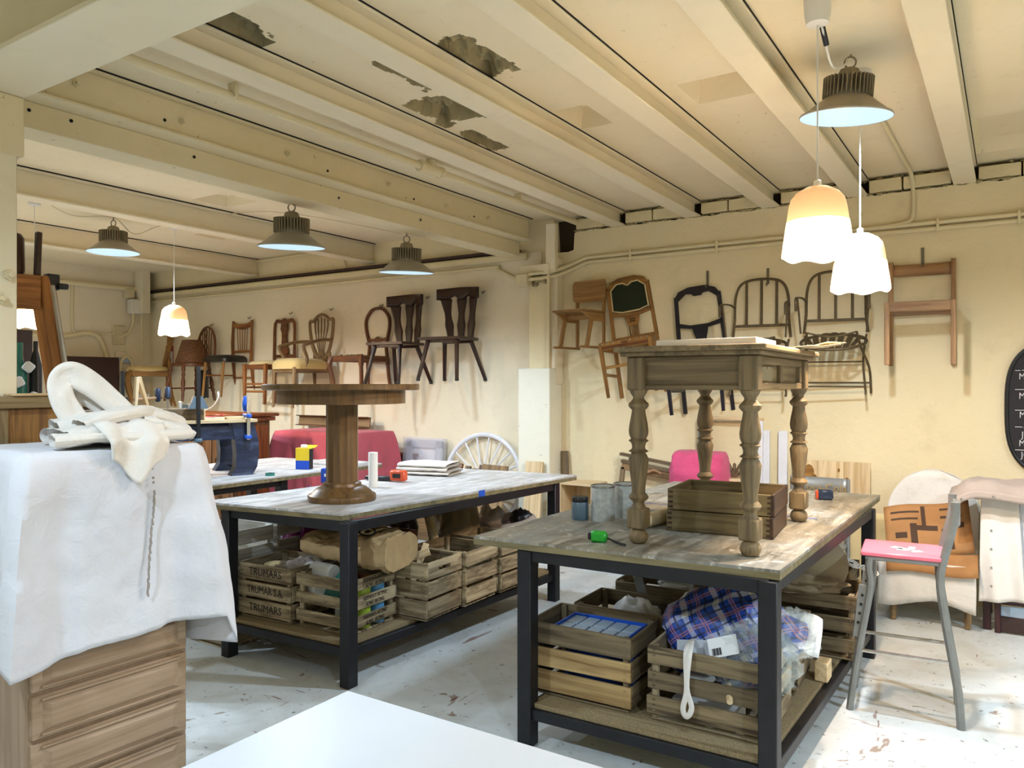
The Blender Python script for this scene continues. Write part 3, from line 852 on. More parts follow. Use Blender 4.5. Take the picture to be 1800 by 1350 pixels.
# turned-leg table on the right bench
t = thing('turned_leg_table', 'old stripped walnut table with four turned legs standing on the right workbench', 'table', (-1.125, 3.56, .91), R(1))
TW, TD = .24, .456          # half spacing of the legs
def turned(b, x, y):
    p = [(.022, 0), (.034, .006), (.042, .022), (.042, .036), (.034, .052), (.022, .062)]
    b.lathe(p, (x, y, 0), 16)
    b.box((x, y, .108), (.08, .08, .088), ch=.007)
    p = [(.03, .15), (.036, .152), (.036, .15), (.03, .158), (.024, .172), (.026, .18), (.038, .19), (.044, .2), (.038, .21), (.029, .22),
         (.03, .25), (.037, .3), (.042, .345), (.044, .365), (.036, .382), (.03, .392), (.044, .398), (.03, .408), (.028, .42), (.033, .436), (.044, .444), (.033, .452),
         (.041, .47), (.043, .49), (.039, .52), (.031, .56), (.029, .578), (.036, .584), (.044, .594), (.044, .604), (.034, .614), (.024, .626), (.024, .634), (.036, .652), (.04, .664)]
    b.lathe(p, (x, y, 0), 20)
    b.box((x, y, .735), (.078, .078, .145), ch=.006)
    return b
for sx, sy in ((-1, -1), (1, -1), (1, 1), (-1, 1)):
    turned(MB(), sx * TW, sy * TD).build('turned_leg', W['turned'], t)
for s in (-1, 1):
    b = MB(); y = s * TD
    b.box((0, y - s * .006, .735), (2 * TW - .07, .03, .13)); b.box((0, y + s * .006, .795), (2 * TW - .07, .035, .022)); b.box((0, y + s * .006, .676), (2 * TW - .07, .035, .022))
    b.build('apron', W['turned'], t)
    b = MB(); x = s * TW
    b.box((x - s * .008, 0, .735), (.02, 2 * TD - .07, .13))
    for zz, hh in ((.79, .034), (.68, .03)): b.box((x + s * .008, 0, zz), (.03, 2 * TD - .07, hh))
    for yy in (-TD + .06, 0, TD - .06): b.box((x + s * .008, yy, .735), (.03, .04, .08))
    b.build('side_apron', W['turned'], t)
    if s > 0:
        MB().prism([(-.09, -.03), (.08, -.035), (.11, 0), (.09, .028), (.005, .03), (-.005, .015), (-.015, .03), (-.09, .026), (-.11, 0)], .004,
                   Matrix.Translation((x + .007, -.22, .735)) @ Matrix.Rotation(R(90), 4, 'Z')).build('pale_plaque', MT['plaque'], t)
b = MB()
b.box((0, 0, .838), (2 * TW + .165, 2 * TD + .175, .024), ch=.008); b.box((0, 0, .818), (2 * TW + .12, 2 * TD + .13, .02), ch=.006)
b.build('tabletop', W['turned'], t)
# ---------------- chairs hung on the back wall ----------------
YB = YW - .02
def hook(x, z, drop=.1, label='steel wall hook'):
    pass
def wallchair(name, label, x, z, rz=0.0, tilt=0.0, dy=0.0):
    """origin: middle of the rear feet; tilt turns the chair in the wall plane"""
    t = thing(name, label, 'chair', (x, YB - dy, z), group='chairs hung on the long wall')
    t.rotation_mode = 'QUATERNION'
    t.rotation_quaternion = (Matrix.Rotation(R(tilt), 4, 'Y') @ Matrix.Rotation(R(rz), 4, 'Z')).to_quaternion()
    return t
def leg(t, p, q, w, m, name='leg', tw=None, h=None):
    return MB().beam(p, q, w, h or w, up=(0, 1, 0), tw=tw, th=tw).build(name, m, t)
def hookmade(x, z, n=1, y=None):
    t = thing('wall_hook', 'HOOK', 'hook', (x, (y or YW - .002), z))
    MB().box((0, -.004, -.01), (.02, .006, .13), ch=.001).build('back_plate', MT['hook_steel'], t)
    MB().tube(smoothpath([(0, -.006, -.06), (0, -.03, -.085), (0, -.05, -.09), (0, -.055, -.07)], 4), .005, 6).build('prong', MT['hook_steel'], t)
    return t
HOOKS = [(-8.98, 2.47, 'above the hooped spindle chair'), (-8.2, 2.53, 'above the black-seated spindle chair'), (-7.42, 2.55, 'above the fiddle-splat chair'),
         (-6.72, 2.56, 'above the shield-back armchair'), (-5.93, 2.56, 'above the balloon-back chair'), (-5.26, 2.61, 'above the left rustic plank chair'),
         (-4.53, 2.62, 'above the right rustic plank chair'), (-2.19, 2.52, 'above the black chair'), (-1.68, 2.5, 'above the left iron garden chair'), (-.55, 2.56, 'above the seatless oak chair frame')]
for x, z, w in HOOKS:
    t = hookmade(x, z); t['label'] = 'steel wall hook ' + w; t['group'] = 'steel wall hooks'

# 1 oval-back chair with straw seat (far left, behind the pendant)
t = wallchair('oval_back_chair', 'carved oval-back chair with sagging yellow seat and cabriole legs, farthest left on the wall', -9.75, 1.29, -28, 0, .12); m = W['honey']
MB().tube([(.17 * math.cos(a), -.02 + .06 * math.sin(a), .78 + .25 * math.sin(a)) for a in [2 * PI * k / 28 for k in range(28)]], .022, 8, closed=True).build('back_hoop', m, t)
MB().tube(arc((.0, -.02, .78), .1, 0, 360, 24, ry=.19)[:-1], .012, 6, closed=True).build('back_ring', m, t)
MB().pad([(-.24, -.5), (-.27, -.3), (-.2, -.02), (.2, -.02), (.27, -.3), (.24, -.5), (0, -.55)], .48, .53, .03).build('seat_pad', MT['yellow_uph'], t)
MB().beam((-.24, -.5, .45), (.24, -.5, .45), .03, .07).beam((-.22, -.02, .45), (-.25, -.48, .45), .03, .07).beam((.22, -.02, .45), (.25, -.48, .45), .03, .07).beam((-.2, -.02, .45), (.2, -.02, .45), .03, .07).build('seat_frame', m, t)
for s in (-1, 1):
    MB().tube(smoothpath([(s * .24, -.49, .48), (s * .27, -.53, .38), (s * .25, -.5, .2), (s * .23, -.48, .08), (s * .25, -.52, 0)], 5), [.034] * 6 + [.03] * 5 + [.022] * 5 + [.018] * 5, 8).build('cabriole_leg', m, t)
    MB().tube(smoothpath([(s * .18, -.02, .62), (s * .19, -.02, .45), (s * .2, .0, .2), (s * .21, .05, 0)], 5), .02, 8).build('rear_leg', m, t)
    MB().tube([(s * .15, -.02, .66), (s * .17, -.02, .5)], .02, 8).build('back_post', m, t)

# 2 hoop-back windsor with a basket on it
t = wallchair('windsor_chair', 'brown hoop-back windsor chair with pierced splat, a wicker shade standing on its seat', -9.0, 1.38, -8, 0, .05); m = W['mahog']
MB().tube([(-.23, -.03, .5)] + [(.24 * math.cos(a), -.03 + .02 * math.sin(a), .68 + .3 * math.sin(a)) for a in [PI - PI * k / 20 for k in range(21)]] + [(.23, -.03, .5)], .017, 8).build('back_hoop', m, t)
for s in (-.15, -.09, .09, .15):
    MB().tube([(s * .8, -.04, .48), (s, -.03, .68 + .3 * math.sqrt(1 - (s / .24) ** 2))], .007, 6).build('spindle', m, t)
b = MB()
for zz, ww in [(.52, .06), (.62, .05), (.72, .06), (.82, .05), (.9, .06)]:
    b.tube(arc((0, -.035, zz), ww * .55, 0, 360, 12, ry=.055)[:-1], .01, 5, closed=True)
b.build('pierced_splat', m, t)
MB().prism([(.26 * math.cos(2 * PI * k / 24), .24 * math.sin(2 * PI * k / 24)) for k in range(24)], .035, Matrix.Translation((0, -.24, .47)) @ Matrix.Rotation(R(90), 4, 'X')).build('seat', m, t)
def turnleg(t, p, q, r, m):
    p = Vector(p); q = Vector(q); P = [p.lerp(q, k / 16) for k in range(17)]
    rr = [r * f for f in (.8, 1, 1.1, .7, 1.1, .75, .9, 1.15, 1.2, 1.1, .7, 1.15, .7, .9, .85, .75, .65)]
    return MB().tube(P, rr, 8).build('turned_leg', m, t)
for sx, sy in ((-1, -.42), (1, -.42), (-1, -.08), (1, -.08)):
    turnleg(t, (sx * .17, sy, .455), (sx * .25, sy * 1.12 + .05 * (sy > -.2), 0), .024, m)
MB().tube([(-.21, -.44, .16), (-.2, -.06, .17)], .011, 6).tube([(.21, -.44, .16), (.2, -.06, .17)], .011, 6).tube([(-.2, -.26, .165), (.2, -.26, .165)], .011, 6).build('stretcher', m, t)
w = thing('wicker_shade', 'brown woven wicker lampshade standing on the windsor chair seat', 'lampshade', (-9.0, YB - .29, 1.868))
b = MB()
vs = []; N = 40; K = 14
for j in range(K + 1):
    r_ = .205 - .09 * (j / K) ** 1.0; z_ = .3 * j / K
    for i in range(N):
        a = 2 * PI * i / N; q = r_ + .006 * math.sin(i * PI) * (1 if j % 2 else -1) + (.007 if (i + j) % 2 else 0)
        vs.append((q * math.cos(a), q * math.sin(a), z_))
b.add(vs, [(j * N + i, j * N + (i + 1) % N, (j + 1) * N + (i + 1) % N, (j + 1) * N + i) for j in range(K) for i in range(N)],
      [(i * .5, j * .5, 0) for j in range(K + 1) for i in range(N)])
b.build('weave', _wicker(), w, smooth=0, solid=.006)
MB().tube(arc((0, 0, .3), .115, 0, 360, 30, 'xy')[:-1], .008, 6, closed=True).build('top_ring', W['mahog'], w)
MB().tube(arc((0, 0, .006), .205, 0, 360, 36, 'xy')[:-1], .009, 6, closed=True).build('bottom_ring', W['mahog'], w)
w = thing('black_sample', 'dark ragged leather panel hanging below the windsor chair', 'leather', (-8.78, YB - .3, 1.42))
MB().grid(lambda u, v: ((u - .5) * .26, .012 * math.sin(u * 7), .36 * v + (.03 * noise.noise((u * 9, 0, 1)) if v < .1 else 0)), 12, 8).build('panel', MT['black_leather'], w, solid=.006)

# 3 teak spindle chair with black seat
t = wallchair('spindle_back_chair', 'red-brown spindle-back chair with black seat and tapered legs', -8.33, 1.44, -3); m = W['teak']
for s in (-1, 1):
    MB().tube([(s * .2, -.02, .98), (s * .205, -.03, .7), (s * .195, -.03, .46), (s * .19, .0, .2), (s * .2, .06, 0)], [.014, .018, .02, .018, .013], 8).build('back_leg', m, t)
    MB().tube([(s * .19, -.42, .44), (s * .2, -.46, 0)], [.02, .012], 8).build('front_leg', W['honey'], t)
b = MB(); b.prism([(-.2, .9), (-.2, .965), (-.1, .935), (.1, .935), (.2, .965), (.2, .9), (.08, .875), (0, .86), (-.08, .875)], .018, Matrix.Translation((0, -.02, 0))); b.build('crest_rail', m, t)
MB().beam((-.19, -.025, .58), (.19, -.025, .58), .016, .028).build('lower_rail', m, t)
for s in (-.11, -.055, 0, .055, .11):
    MB().tube([(s * .8, -.022, .59), (s, -.022, .89)], .006, 6).build('spindle', m, t)
MB().pad([(-.2, -.05), (-.23, -.25), (-.24, -.46), (.24, -.46), (.23, -.25), (.2, -.05)], .435, .5, .03).build('seat', MT['black_leather'], t)
MB().beam((-.19, -.03, .24), (.19, -.03, .24), .012, .02).beam((-.19, -.01, .27), (-.19, -.43, .27), .012, .02).build('stretcher', m, t)

# 4 fiddle-splat chair with cream seat
t = wallchair('fiddle_splat_chair', 'dark wooden chair with fiddle-shaped splat and cream padded seat', -7.525, 1.36, -4); m = W['mahog']
for s in (-1, 1):
    MB().tube([(s * .2, -.01, .0), (s * .2, -.03, .48), (s * .2, -.02, .9), (s * .19, -.02, .99), (s * .15, -.02, 1.03)], .019, 8).build('back_leg', m, t)
    leg(t, (s * .21, -.44, .48), (s * .2, -.45, 0), .042, W['teak'], 'front_leg', .03)
b = MB(); b.prism([(-.17, 1.0), (-.15, 1.045), (-.05, 1.03), (0, 1.055), (.05, 1.03), (.15, 1.045), (.17, 1.0), (.06, .99), (0, 1.0), (-.06, .99)], .026, Matrix.Translation((0, -.02, 0))); b.build('crest_rail', m, t)
P = [(.05, .6), (.075, .62), (.075, .66), (.05, .7), (.042, .8), (.042, .87), (.07, .92), (.06, .95), (.055, 1.0)]
MB().prism(P + [(-x, z) for x, z in P[::-1]], .014, Matrix.Translation((0, -.025, 0))).build('splat', W['mahog'], t)
MB().beam((-.19, -.025, .585), (.19, -.025, .585), .02, .035).build('lower_rail', m, t)
MB().pad([(-.2, -.05), (-.225, -.44), (.225, -.44), (.2, -.05)], .47, .5, .025).build('seat_pad', MT['ivory_uph'], t)
b = MB()
for p, q in (((-.22, -.44), (.22, -.44)), ((-.2, -.04), (.2, -.04)), ((-.2, -.04), (-.21, -.43)), ((.2, -.04), (.21, -.43))):
    b.beam((*p, .445), (*q, .445), .022, .055)
b.build('seat_frame', m, t)
b = MB(); b.beam((-.2, -.43, .24), (.2, -.43, .24), .02, .025).beam((-.2, -.43, .15), (.2, -.43, .15), .02, .025).beam((.2, -.03, .2), (.2, -.43, .2), .02, .025).beam((-.2, -.03, .2), (-.2, -.43, .2), .02, .025)
b.build('stretcher', W['teak'], t)

# 5 shield-back armchair
t = wallchair('shield_back_armchair', 'pale oak shield-back armchair with straw-yellow seat and open arms', -6.83, 1.33, -14, 0, .03); m = W['oak']
SH = [(0, 1.09), (.1, 1.07), (.19, 1.02), (.27, 1.02), (.265, .9), (.22, .74), (.14, .62), (.06, .57), (0, .56)]
path = smoothpath([(x, -.03, z) for x, z in SH] , 4) + smoothpath([(-x, -.03, z) for x, z in SH[::-1]], 4)[1:-1]
MB().tube(path, .02, 7, closed=True).build('shield_frame', m, t)
for s in (-2, -1, 0, 1, 2):
    MB().tube(smoothpath([(s * .02, -.03, .6), (s * .05, -.035, .78), (s * .075, -.03, .95), (s * .07, -.03, 1.06 - .018 * abs(s))], 5), [.008] * 8 + [.012] * 8, 6, flat=.7).build('slat', m, t)
b = MB(); b.prism([(0, .56)] + [(.09 * math.cos(R(a)), .58 + .08 * math.sin(R(a))) for a in range(10, 171, 20)], .02, Matrix.Translation((0, -.035, 0))); b.build('fan_boss', m, t)
for s in (-1, 1):
    MB().tube([(s * .17, -.02, .64), (s * .19, -.03, .5), (s * .2, .0, .2), (s * .21, .04, 0)], .02, 8).build('back_leg', m, t)
    MB().tube([(s * .25, -.5, .46), (s * .24, -.52, 0)], [.026, .015], 8).build('front_leg', m, t)
    MB().tube(smoothpath([(s * .25, -.03, .78), (s * .29, -.2, .77), (s * .31, -.38, .72), (s * .3, -.42, .7), (s * .29, -.4, .64), (s * .27, -.36, .56), (s * .27, -.38, .47)], 4), .02, 7).build('arm', m, t)
MB().pad([(-.22, -.04), (-.28, -.3), (-.29, -.53), (0, -.56), (.29, -.53), (.28, -.3), (.22, -.04)], .44, .53, .04).build('seat_pad', MT['yellow_uph'], t)
b = MB()
for p, q in (((-.25, -.5), (.25, -.5)), ((-.2, -.04), (.2, -.04)), ((-.2, -.04), (-.25, -.5)), ((.2, -.04), (.25, -.5))):
    b.beam((*p, .43), (*q, .43), .025, .06)
b.build('seat_frame', m, t)

# 6 balloon-back chair without its seat
t = wallchair('balloon_back_chair', 'dark balloon-back chair with carved middle rail and torn empty seat', -5.975, 1.42, -5); m = W['mahog']
path = smoothpath([(-.15, -.02, .5), (-.14, -.02, .62), (-.19, -.02, .8), (-.185, -.02, .92), (-.1, -.02, 1.01), (0, -.02, 1.03), (.1, -.02, 1.01), (.185, -.02, .92), (.19, -.02, .8), (.14, -.02, .62), (.15, -.02, .5)], 5)
MB().tube(path, .024, 8, flat=.75).build('back_hoop', m, t)
MB().prism([(-.16, .66), (-.15, .7), (-.06, .685), (0, .715), (.06, .685), (.15, .7), (.16, .66), (.07, .66), (0, .65), (-.07, .66)], .025, Matrix.Translation((0, -.02, 0))).build('middle_rail', m, t)
b = MB()
for p, q in (((-.23, -.46), (.23, -.46)), ((-.16, -.03), (.16, -.03)), ((-.16, -.03), (-.23, -.46)), ((.16, -.03), (.23, -.46))):
    b.beam((*p, .455), (*q, .455), .04, .065)
b.build('seat_frame', m, t)
b = MB()
for k in range(16):
    a = rnd.uniform(0, 1)
    b.box((-.2 + .4 * a, -.46 + rnd.uniform(0, .1), .49), (.05, .03, .01), Matrix.Rotation(rnd.uniform(-.5, .5), 3, 'Y'), ch=.002)
b.build('torn_webbing', MT['sack'], t)
for s in (-1, 1):
    MB().tube(smoothpath([(s * .23, -.46, .48), (s * .26, -.49, .4), (s * .23, -.46, .18), (s * .24, -.49, 0)], 5), [.03] * 6 + [.022] * 5 + [.016] * 5, 8).build('cabriole_leg', m, t)
    MB().tube([(s * .16, -.03, .5), (s * .17, -.01, .25), (s * .18, .03, 0)], [.022, .02, .015], 8).build('rear_leg', m, t)

# 7, 8 rustic plank chairs with curved split backs
def rustic(label, x, z, rz, dy):
    t = wallchair('rustic_plank_chair', label, x, z, rz, 0, dy); m = W['dark']
    def yc(x): return -.1 * (x / .25) ** 2
    def zb(x):
        q = abs(x)
        return .84 + .045 * max(0, 1 - abs(q - .085) / .05) ** .6
    MB().grid(lambda u, v: (-.25 + .5 * u, yc(-.25 + .5 * u), zb(-.25 + .5 * u) + (.95 + .02 * math.cos(PI * (u - .5)) - zb(-.25 + .5 * u)) * v), 30, 3,
              lambda u, v: (u * .5, v * .1, 0)).build('crest_rail', m, t, solid=.03)
    for x0 in (-.165, 0, .165):
        pr = [(.42, .026), (.5, .034), (.58, .044), (.64, .033), (.7, .031), (.77, .042), (.85, .055)]
        def f(u, v, x0=x0):
            k = v * (len(pr) - 1); i = min(len(pr) - 2, int(k)); q = k - i
            z = pr[i][0] + (pr[i + 1][0] - pr[i][0]) * q; w_ = pr[i][1] + (pr[i + 1][1] - pr[i][1]) * q
            xx = x0 * (.72 + .28 * v) + (u - .5) * 2 * w_
            return (xx, yc(xx) * (.4 + .6 * v) - .02 * (1 - v), z)
        MB().grid(f, 6, 24, lambda u, v: (v * .45, u * .1, 0)).build('back_slat', m, t, solid=.026)
    for s in (-1, 1):
        MB().beam((s * .16, -.08, .41), (s * .25, .05, .02), .036, .036, up=(0, 1, 0), tw=.028, th=.028).build('rear_leg', m, t)
        MB().beam((s * .17, -.36, .41), (s * .23, -.45, .02), .036, .036, up=(0, 1, 0), tw=.028, th=.028).build('front_leg', m, t)
        for q in ((s * .25, .05), (s * .23, -.45)): MB().box((q[0], q[1], .015), (.034, .034, .03), ch=.006).build('rubber_foot', MT['black_plastic'], t)
    MB().prism([(-.2, .0), (-.24, -.15), (-.25, -.42), (.25, -.42), (.24, -.15), (.2, .0)], .028, Matrix.Translation((0, 0, .425)) @ FLAT).build('seat', m, t)
    MB().box((0, -.08, .4), (.36, .05, .03)).box((0, -.34, .4), (.36, .05, .03)).build('seat_batten', m, t)
    return t
rustic('dark rustic plank chair with wavy split back, left one of the matching pair', -5.47, 1.6, 0, .06)
rustic('dark rustic plank chair with wavy split back, right one of the pair beside the pillar', -4.76, 1.63, 4, .07)

# 9 school chair
t = wallchair('school_chair', 'small plywood school chair with skid feet, next to the pillar', -3.28, 1.92, -9, 0, .06); m = W['beech']
P = [(-.18, .46), (-.19, .6), (-.17, .64), (.17, .64), (.19, .6), (.18, .46), (.14, .44), (-.14, .44)]
MB().prism(P, .014, Matrix.Translation((0, -.02, 0))).build('backrest', m, t)
MB().prism([(-.18, .0), (-.19, -.33), (-.15, -.36), (.15, -.36), (.19, -.33), (.18, 0)], .014, Matrix.Translation((0, 0, .34)) @ FLAT).build('seat', m, t)
for s in (-1, 1):
    x = s * .15
    MB().beam((x, -.0, 0.0), (x, -.0, .62), .022, .035, up=(0, 1, 0)).build('back_post', m, t)
    MB().prism([(-.34, .325), (-.0, .325), (-.0, .25), (-.16, .25)], .022, Matrix.Translation((x, 0, 0)) @ Matrix.Rotation(R(90), 4, 'Z')).build('seat_bracket', m, t)
    MB().beam((x, -.19, .27), (x, -.26, .02), .022, .045, up=(0, 1, 0)).build('front_leg', m, t)
    MB().beam((x, -.36, .012), (x, .03, .012), .024, .022).build('skid', m, t)
MB().beam((-.15, -.17, .29), (.15, -.17, .29), .02, .05).build('seat_rail', m, t)

# 10, 11 art nouveau chairs (one green panel, one black)
def nouveau(name, label, x, z, rz, tilt, m, green, dy=.0):
    t = wallchair(name, label, x, z, rz, tilt, dy)
    for s in (-1, 1):
        MB().beam((s * .205, .03 * 0, 0), (s * .2, -.01, .52), .032, .036, up=(0, 1, 0)).build('rear_leg', m, t)
        MB().beam((s * .2, -.01, .52), (s * .185, -.01, 1.02), .034, .026, up=(0, 1, 0)).build('back_post', m, t)
        MB().beam((s * .22, -.42, .46), (s * .21, -.43, 0), .036, .036, up=(0, 1, 0), tw=.026, th=.026).build('front_leg', m, t)
    b = MB(); b.prism([(-.2, 1.0), (-.16, 1.06), (-.07, 1.09), (.07, 1.09), (.16, 1.06), (.2, 1.0), (.17, .98), (.1, 1.035), (.05, 1.03), (.03, 1.01), (-.03, 1.01), (-.05, 1.03), (-.1, 1.035), (-.17, .98)], .028, Matrix.Translation((0, -.01, 0)))
    b.build('crest_rail', m, t)
    b = MB(); b.prism([(-.19, .79), (-.19, .75), (-.08, .73), (.08, .73), (.19, .75), (.19, .79), (.08, .76), (-.08, .76)], .026, Matrix.Translation((0, -.01, 0)))
    b.build('middle_rail', m, t)
    if green:
        MB().prism([(-.16, .99), (-.1, 1.035), (.1, 1.035), (.16, .99), (.165, .79), (.08, .765), (-.08, .765), (-.165, .79)], .02, Matrix.Translation((0, -.014, 0))).build('back_panel', MT['green_uph'], t)
        MB().tube([(x_, -.03, z_) for x_, z_ in [(-.16, .985), (-.1, 1.035), (-.04, 1.035), (0, 1.01), (.04, 1.035), (.1, 1.035), (.16, .985), (.165, .795), (.08, .77), (-.08, .77), (-.165, .795)]], .007, 6, closed=True).build('gimp_braid', MT['ivory_uph'], t)
    b = MB(); b.prism([(-.07, .74), (.07, .74), (.06, .69), (.045, .64), (-.045, .64), (-.06, .69)], .016, Matrix.Translation((0, -.012, 0))); b.build('splat_head', m, t)
    if green: MB().tube([(-.02, -.022, .68), (.02, -.022, .68), (.022, -.022, .7), (-.022, -.022, .7)], .005, 5, closed=True).build('carved_rosette', W['dark'], t)
    for k in range(5):
        x_ = (k - 2) * .02
        MB().beam((x_ * .9, -.012, .53), (x_, -.012, .65), .01, .012, up=(0, 1, 0)).build('splat_bar', m, t)
    MB().beam((-.19, -.01, .53), (.19, -.01, .53), .024, .035).build('lower_rail', m, t)
    b = MB()
    for p, q in (((-.22, -.42), (.22, -.42)), ((-.2, -.02), (.2, -.02)), ((-.2, -.02), (-.22, -.42)), ((.2, -.02), (.22, -.42))):
        b.beam((*p, .445), (*q, .445), .03, .07)
    b.build('seat_frame', m, t)
    if green:
        b = MB()
        for k in range(9): b.lathe([(.008, 0), (.001, .006)], (-.2 + .05 * k, -.437, .465), 6, Matrix.Rotation(R(90), 4, 'X'))
        o = b.build('brass_nails', MT['chrome'], t)
        MB().box((0, -.438, .43), (.4, .006, .025)).box((0, -.44, .44), (.05, .008, .04)).build('carved_strip', W['mahog'], t)
    b = MB(); b.beam((-.21, -.42, .2), (-.2, -.01, .2), .02, .025).beam((.21, -.42, .2), (.2, -.01, .2), .02, .025).beam((-.21, -.42, .26), (.21, -.42, .26), .02, .025)
    b.build('stretcher', m, t)
    return t
nouveau('green_panel_chair', 'carved oak chair with dark green upholstered back panel, hung tilted', -2.77, 1.5, 10, -9, W['honey'], True)
nouveau('black_carved_chair', 'black lacquered chair with open carved back, hung tilted', -2.17, 1.36, 6, -6, MT['black_lacquer'], False)

# 12, 13 iron garden armchairs
def ironchair(label, x, z, rz):
    t = wallchair('iron_armchair', label, x, z, rz, 0, .02); m = W['iron']
    MB().tube([(-.23, -.02, .47), (-.215, -.02, .62)] + smoothpath([(-.215, -.02, .62), (-.21, -.015, .8), (-.17, -.01, .91), (-.08, -.005, .95), (.08, -.005, .95), (.17, -.01, .91), (.21, -.015, .8), (.215, -.02, .62)], 4)[1:] + [(.23, -.02, .47)], .011, 7).build('back_frame', m, t)
    for s in (-.12, 0, .12):
        MB().beam((s, -.015, .57), (s, -.008, .945), .022, .006, up=(0, 1, 0)).build('back_bar', m, t)
    MB().beam((-.22, -.018, .57), (.22, -.018, .57), .008, .022).build('lower_rail', m, t)
    def tz(p): return (p[0], p[1], p[2] + (p[1] + .02) * .3)
    ring = [(.23 * math.cos(2 * PI * k / 32), -.24 + .23 * math.sin(2 * PI * k / 32), .455) for k in range(32)]
    MB().tube([tz(p) for p in ring], .011, 6, closed=True).build('seat_ring', m, t)
    for k in range(-3, 4):
        x0 = k * .062; w_ = math.sqrt(max(.0, .225 ** 2 - x0 * x0))
        P = [tz((x0 * (1 - .25 * (1 - math.sin(PI * i / 8))), -.24 - w_ + 2 * w_ * i / 8, .458 + .055 * math.sin(PI * i / 8) * (1 - (x0 / .3) ** 2))) for i in range(9)]
        MB().tube(P, .021, 6, flat=.14, up=(0, 0, 1)).build('seat_strap', m, t)
    P = [(-.225 + .45 * i / 8, -.24, .462 - .066 + .05 * math.sin(PI * i / 8)) for i in range(9)]
    MB().tube(P, .016, 6, flat=.14, up=(0, 0, 1)).build('cross_strap', m, t)
    for s in (-1, 1):
        MB().tube(smoothpath([(s * .215, -.015, .72), (s * .23, -.12, .74), (s * .25, -.3, .73), (s * .25, -.38, .71), (s * .25, -.39, .66), (s * .25, -.38, .62)], 4), .011, 6, flat=.6).build('arm', m, t)
        MB().tube([(s * .25, -.3, .73), (s * .24, -.28, .6), (s * .23, -.26, .455)], .008, 6).build('arm_post', m, t)
        MB().tube(smoothpath([(s * .22, -.05, .45), (s * .2, -.12, .25), (s * .22, -.18, .02), (s * .22, -.22, 0)], 4), .009, 6).build('leg', m, t)
        MB().tube(smoothpath([(s * .17, -.42, .45), (s * .19, -.3, .35), (s * .24, -.1, .2), (s * .25, -.04, .05), (s * .25, -.02, .0)], 4), .009, 6).build('cross_leg', m, t)
    b = MB(); b.tube([(-.21, -.13, .24), (.21, -.13, .24)], .007, 6).tube([(-.25, -.05, .08), (.25, -.05, .08)], .008, 6).tube([(-.22, -.17, .05), (.22, -.17, .05)], .007, 6)
    b.tube(smoothpath([(-.17, -.42, .45), (-.05, -.44, .42), (.05, -.44, .42), (.17, -.42, .45)], 4), .007, 6)
    b.build('cross_bar', m, t)
    return t
ironchair('rusty iron garden armchair with barred back, left one, behind the turned-leg table', -1.72, 1.51, 4)
ironchair('rusty iron garden armchair with barred back and strapped seat, right one, below the lamp', -1.15, 1.53, 6)

# 14 seatless oak frame
t = wallchair('oak_chair_frame', 'plain light oak chair frame without a seat, farthest right on the wall', -.555, 1.735, 3); m = W['oak2']
for s in (-1, 1):
    MB().beam((s * .205, -.02, 0), (s * .205, -.02, .78), .032, .036, up=(0, 1, 0)).build('back_post', m, t)
    MB().beam((s * .205, -.4, 0), (s * .205, -.4, .445), .034, .034, up=(0, 1, 0), ch=.004).build('front_leg', m, t)
    MB().beam((s * .205, -.04, .41), (s * .205, -.385, .41), .026, .07).build('side_rail', m, t)
P = [(-.19, .67), (-.19, .755)] + [(.19, .755), (.19, .67)]
MB().grid(lambda u, v: (-.19 + .38 * u, -.018 + .03 * math.sin(PI * u), .67 + .088 * v), 12, 2, lambda u, v: (u * .4, v * .09, 0)).build('crest_rail', m, t, solid=.018)
MB().beam((-.19, -.4, .41), (.19, -.4, .41), .026, .07).build('front_rail', m, t)
MB().beam((-.19, -.02, .41), (.19, -.02, .41), .026, .07).build('rear_rail', m, t)
for s in (-1, 1): MB().box((s * .205, -.05, .1), (.03, .03, .012)).build('peg', m, t)
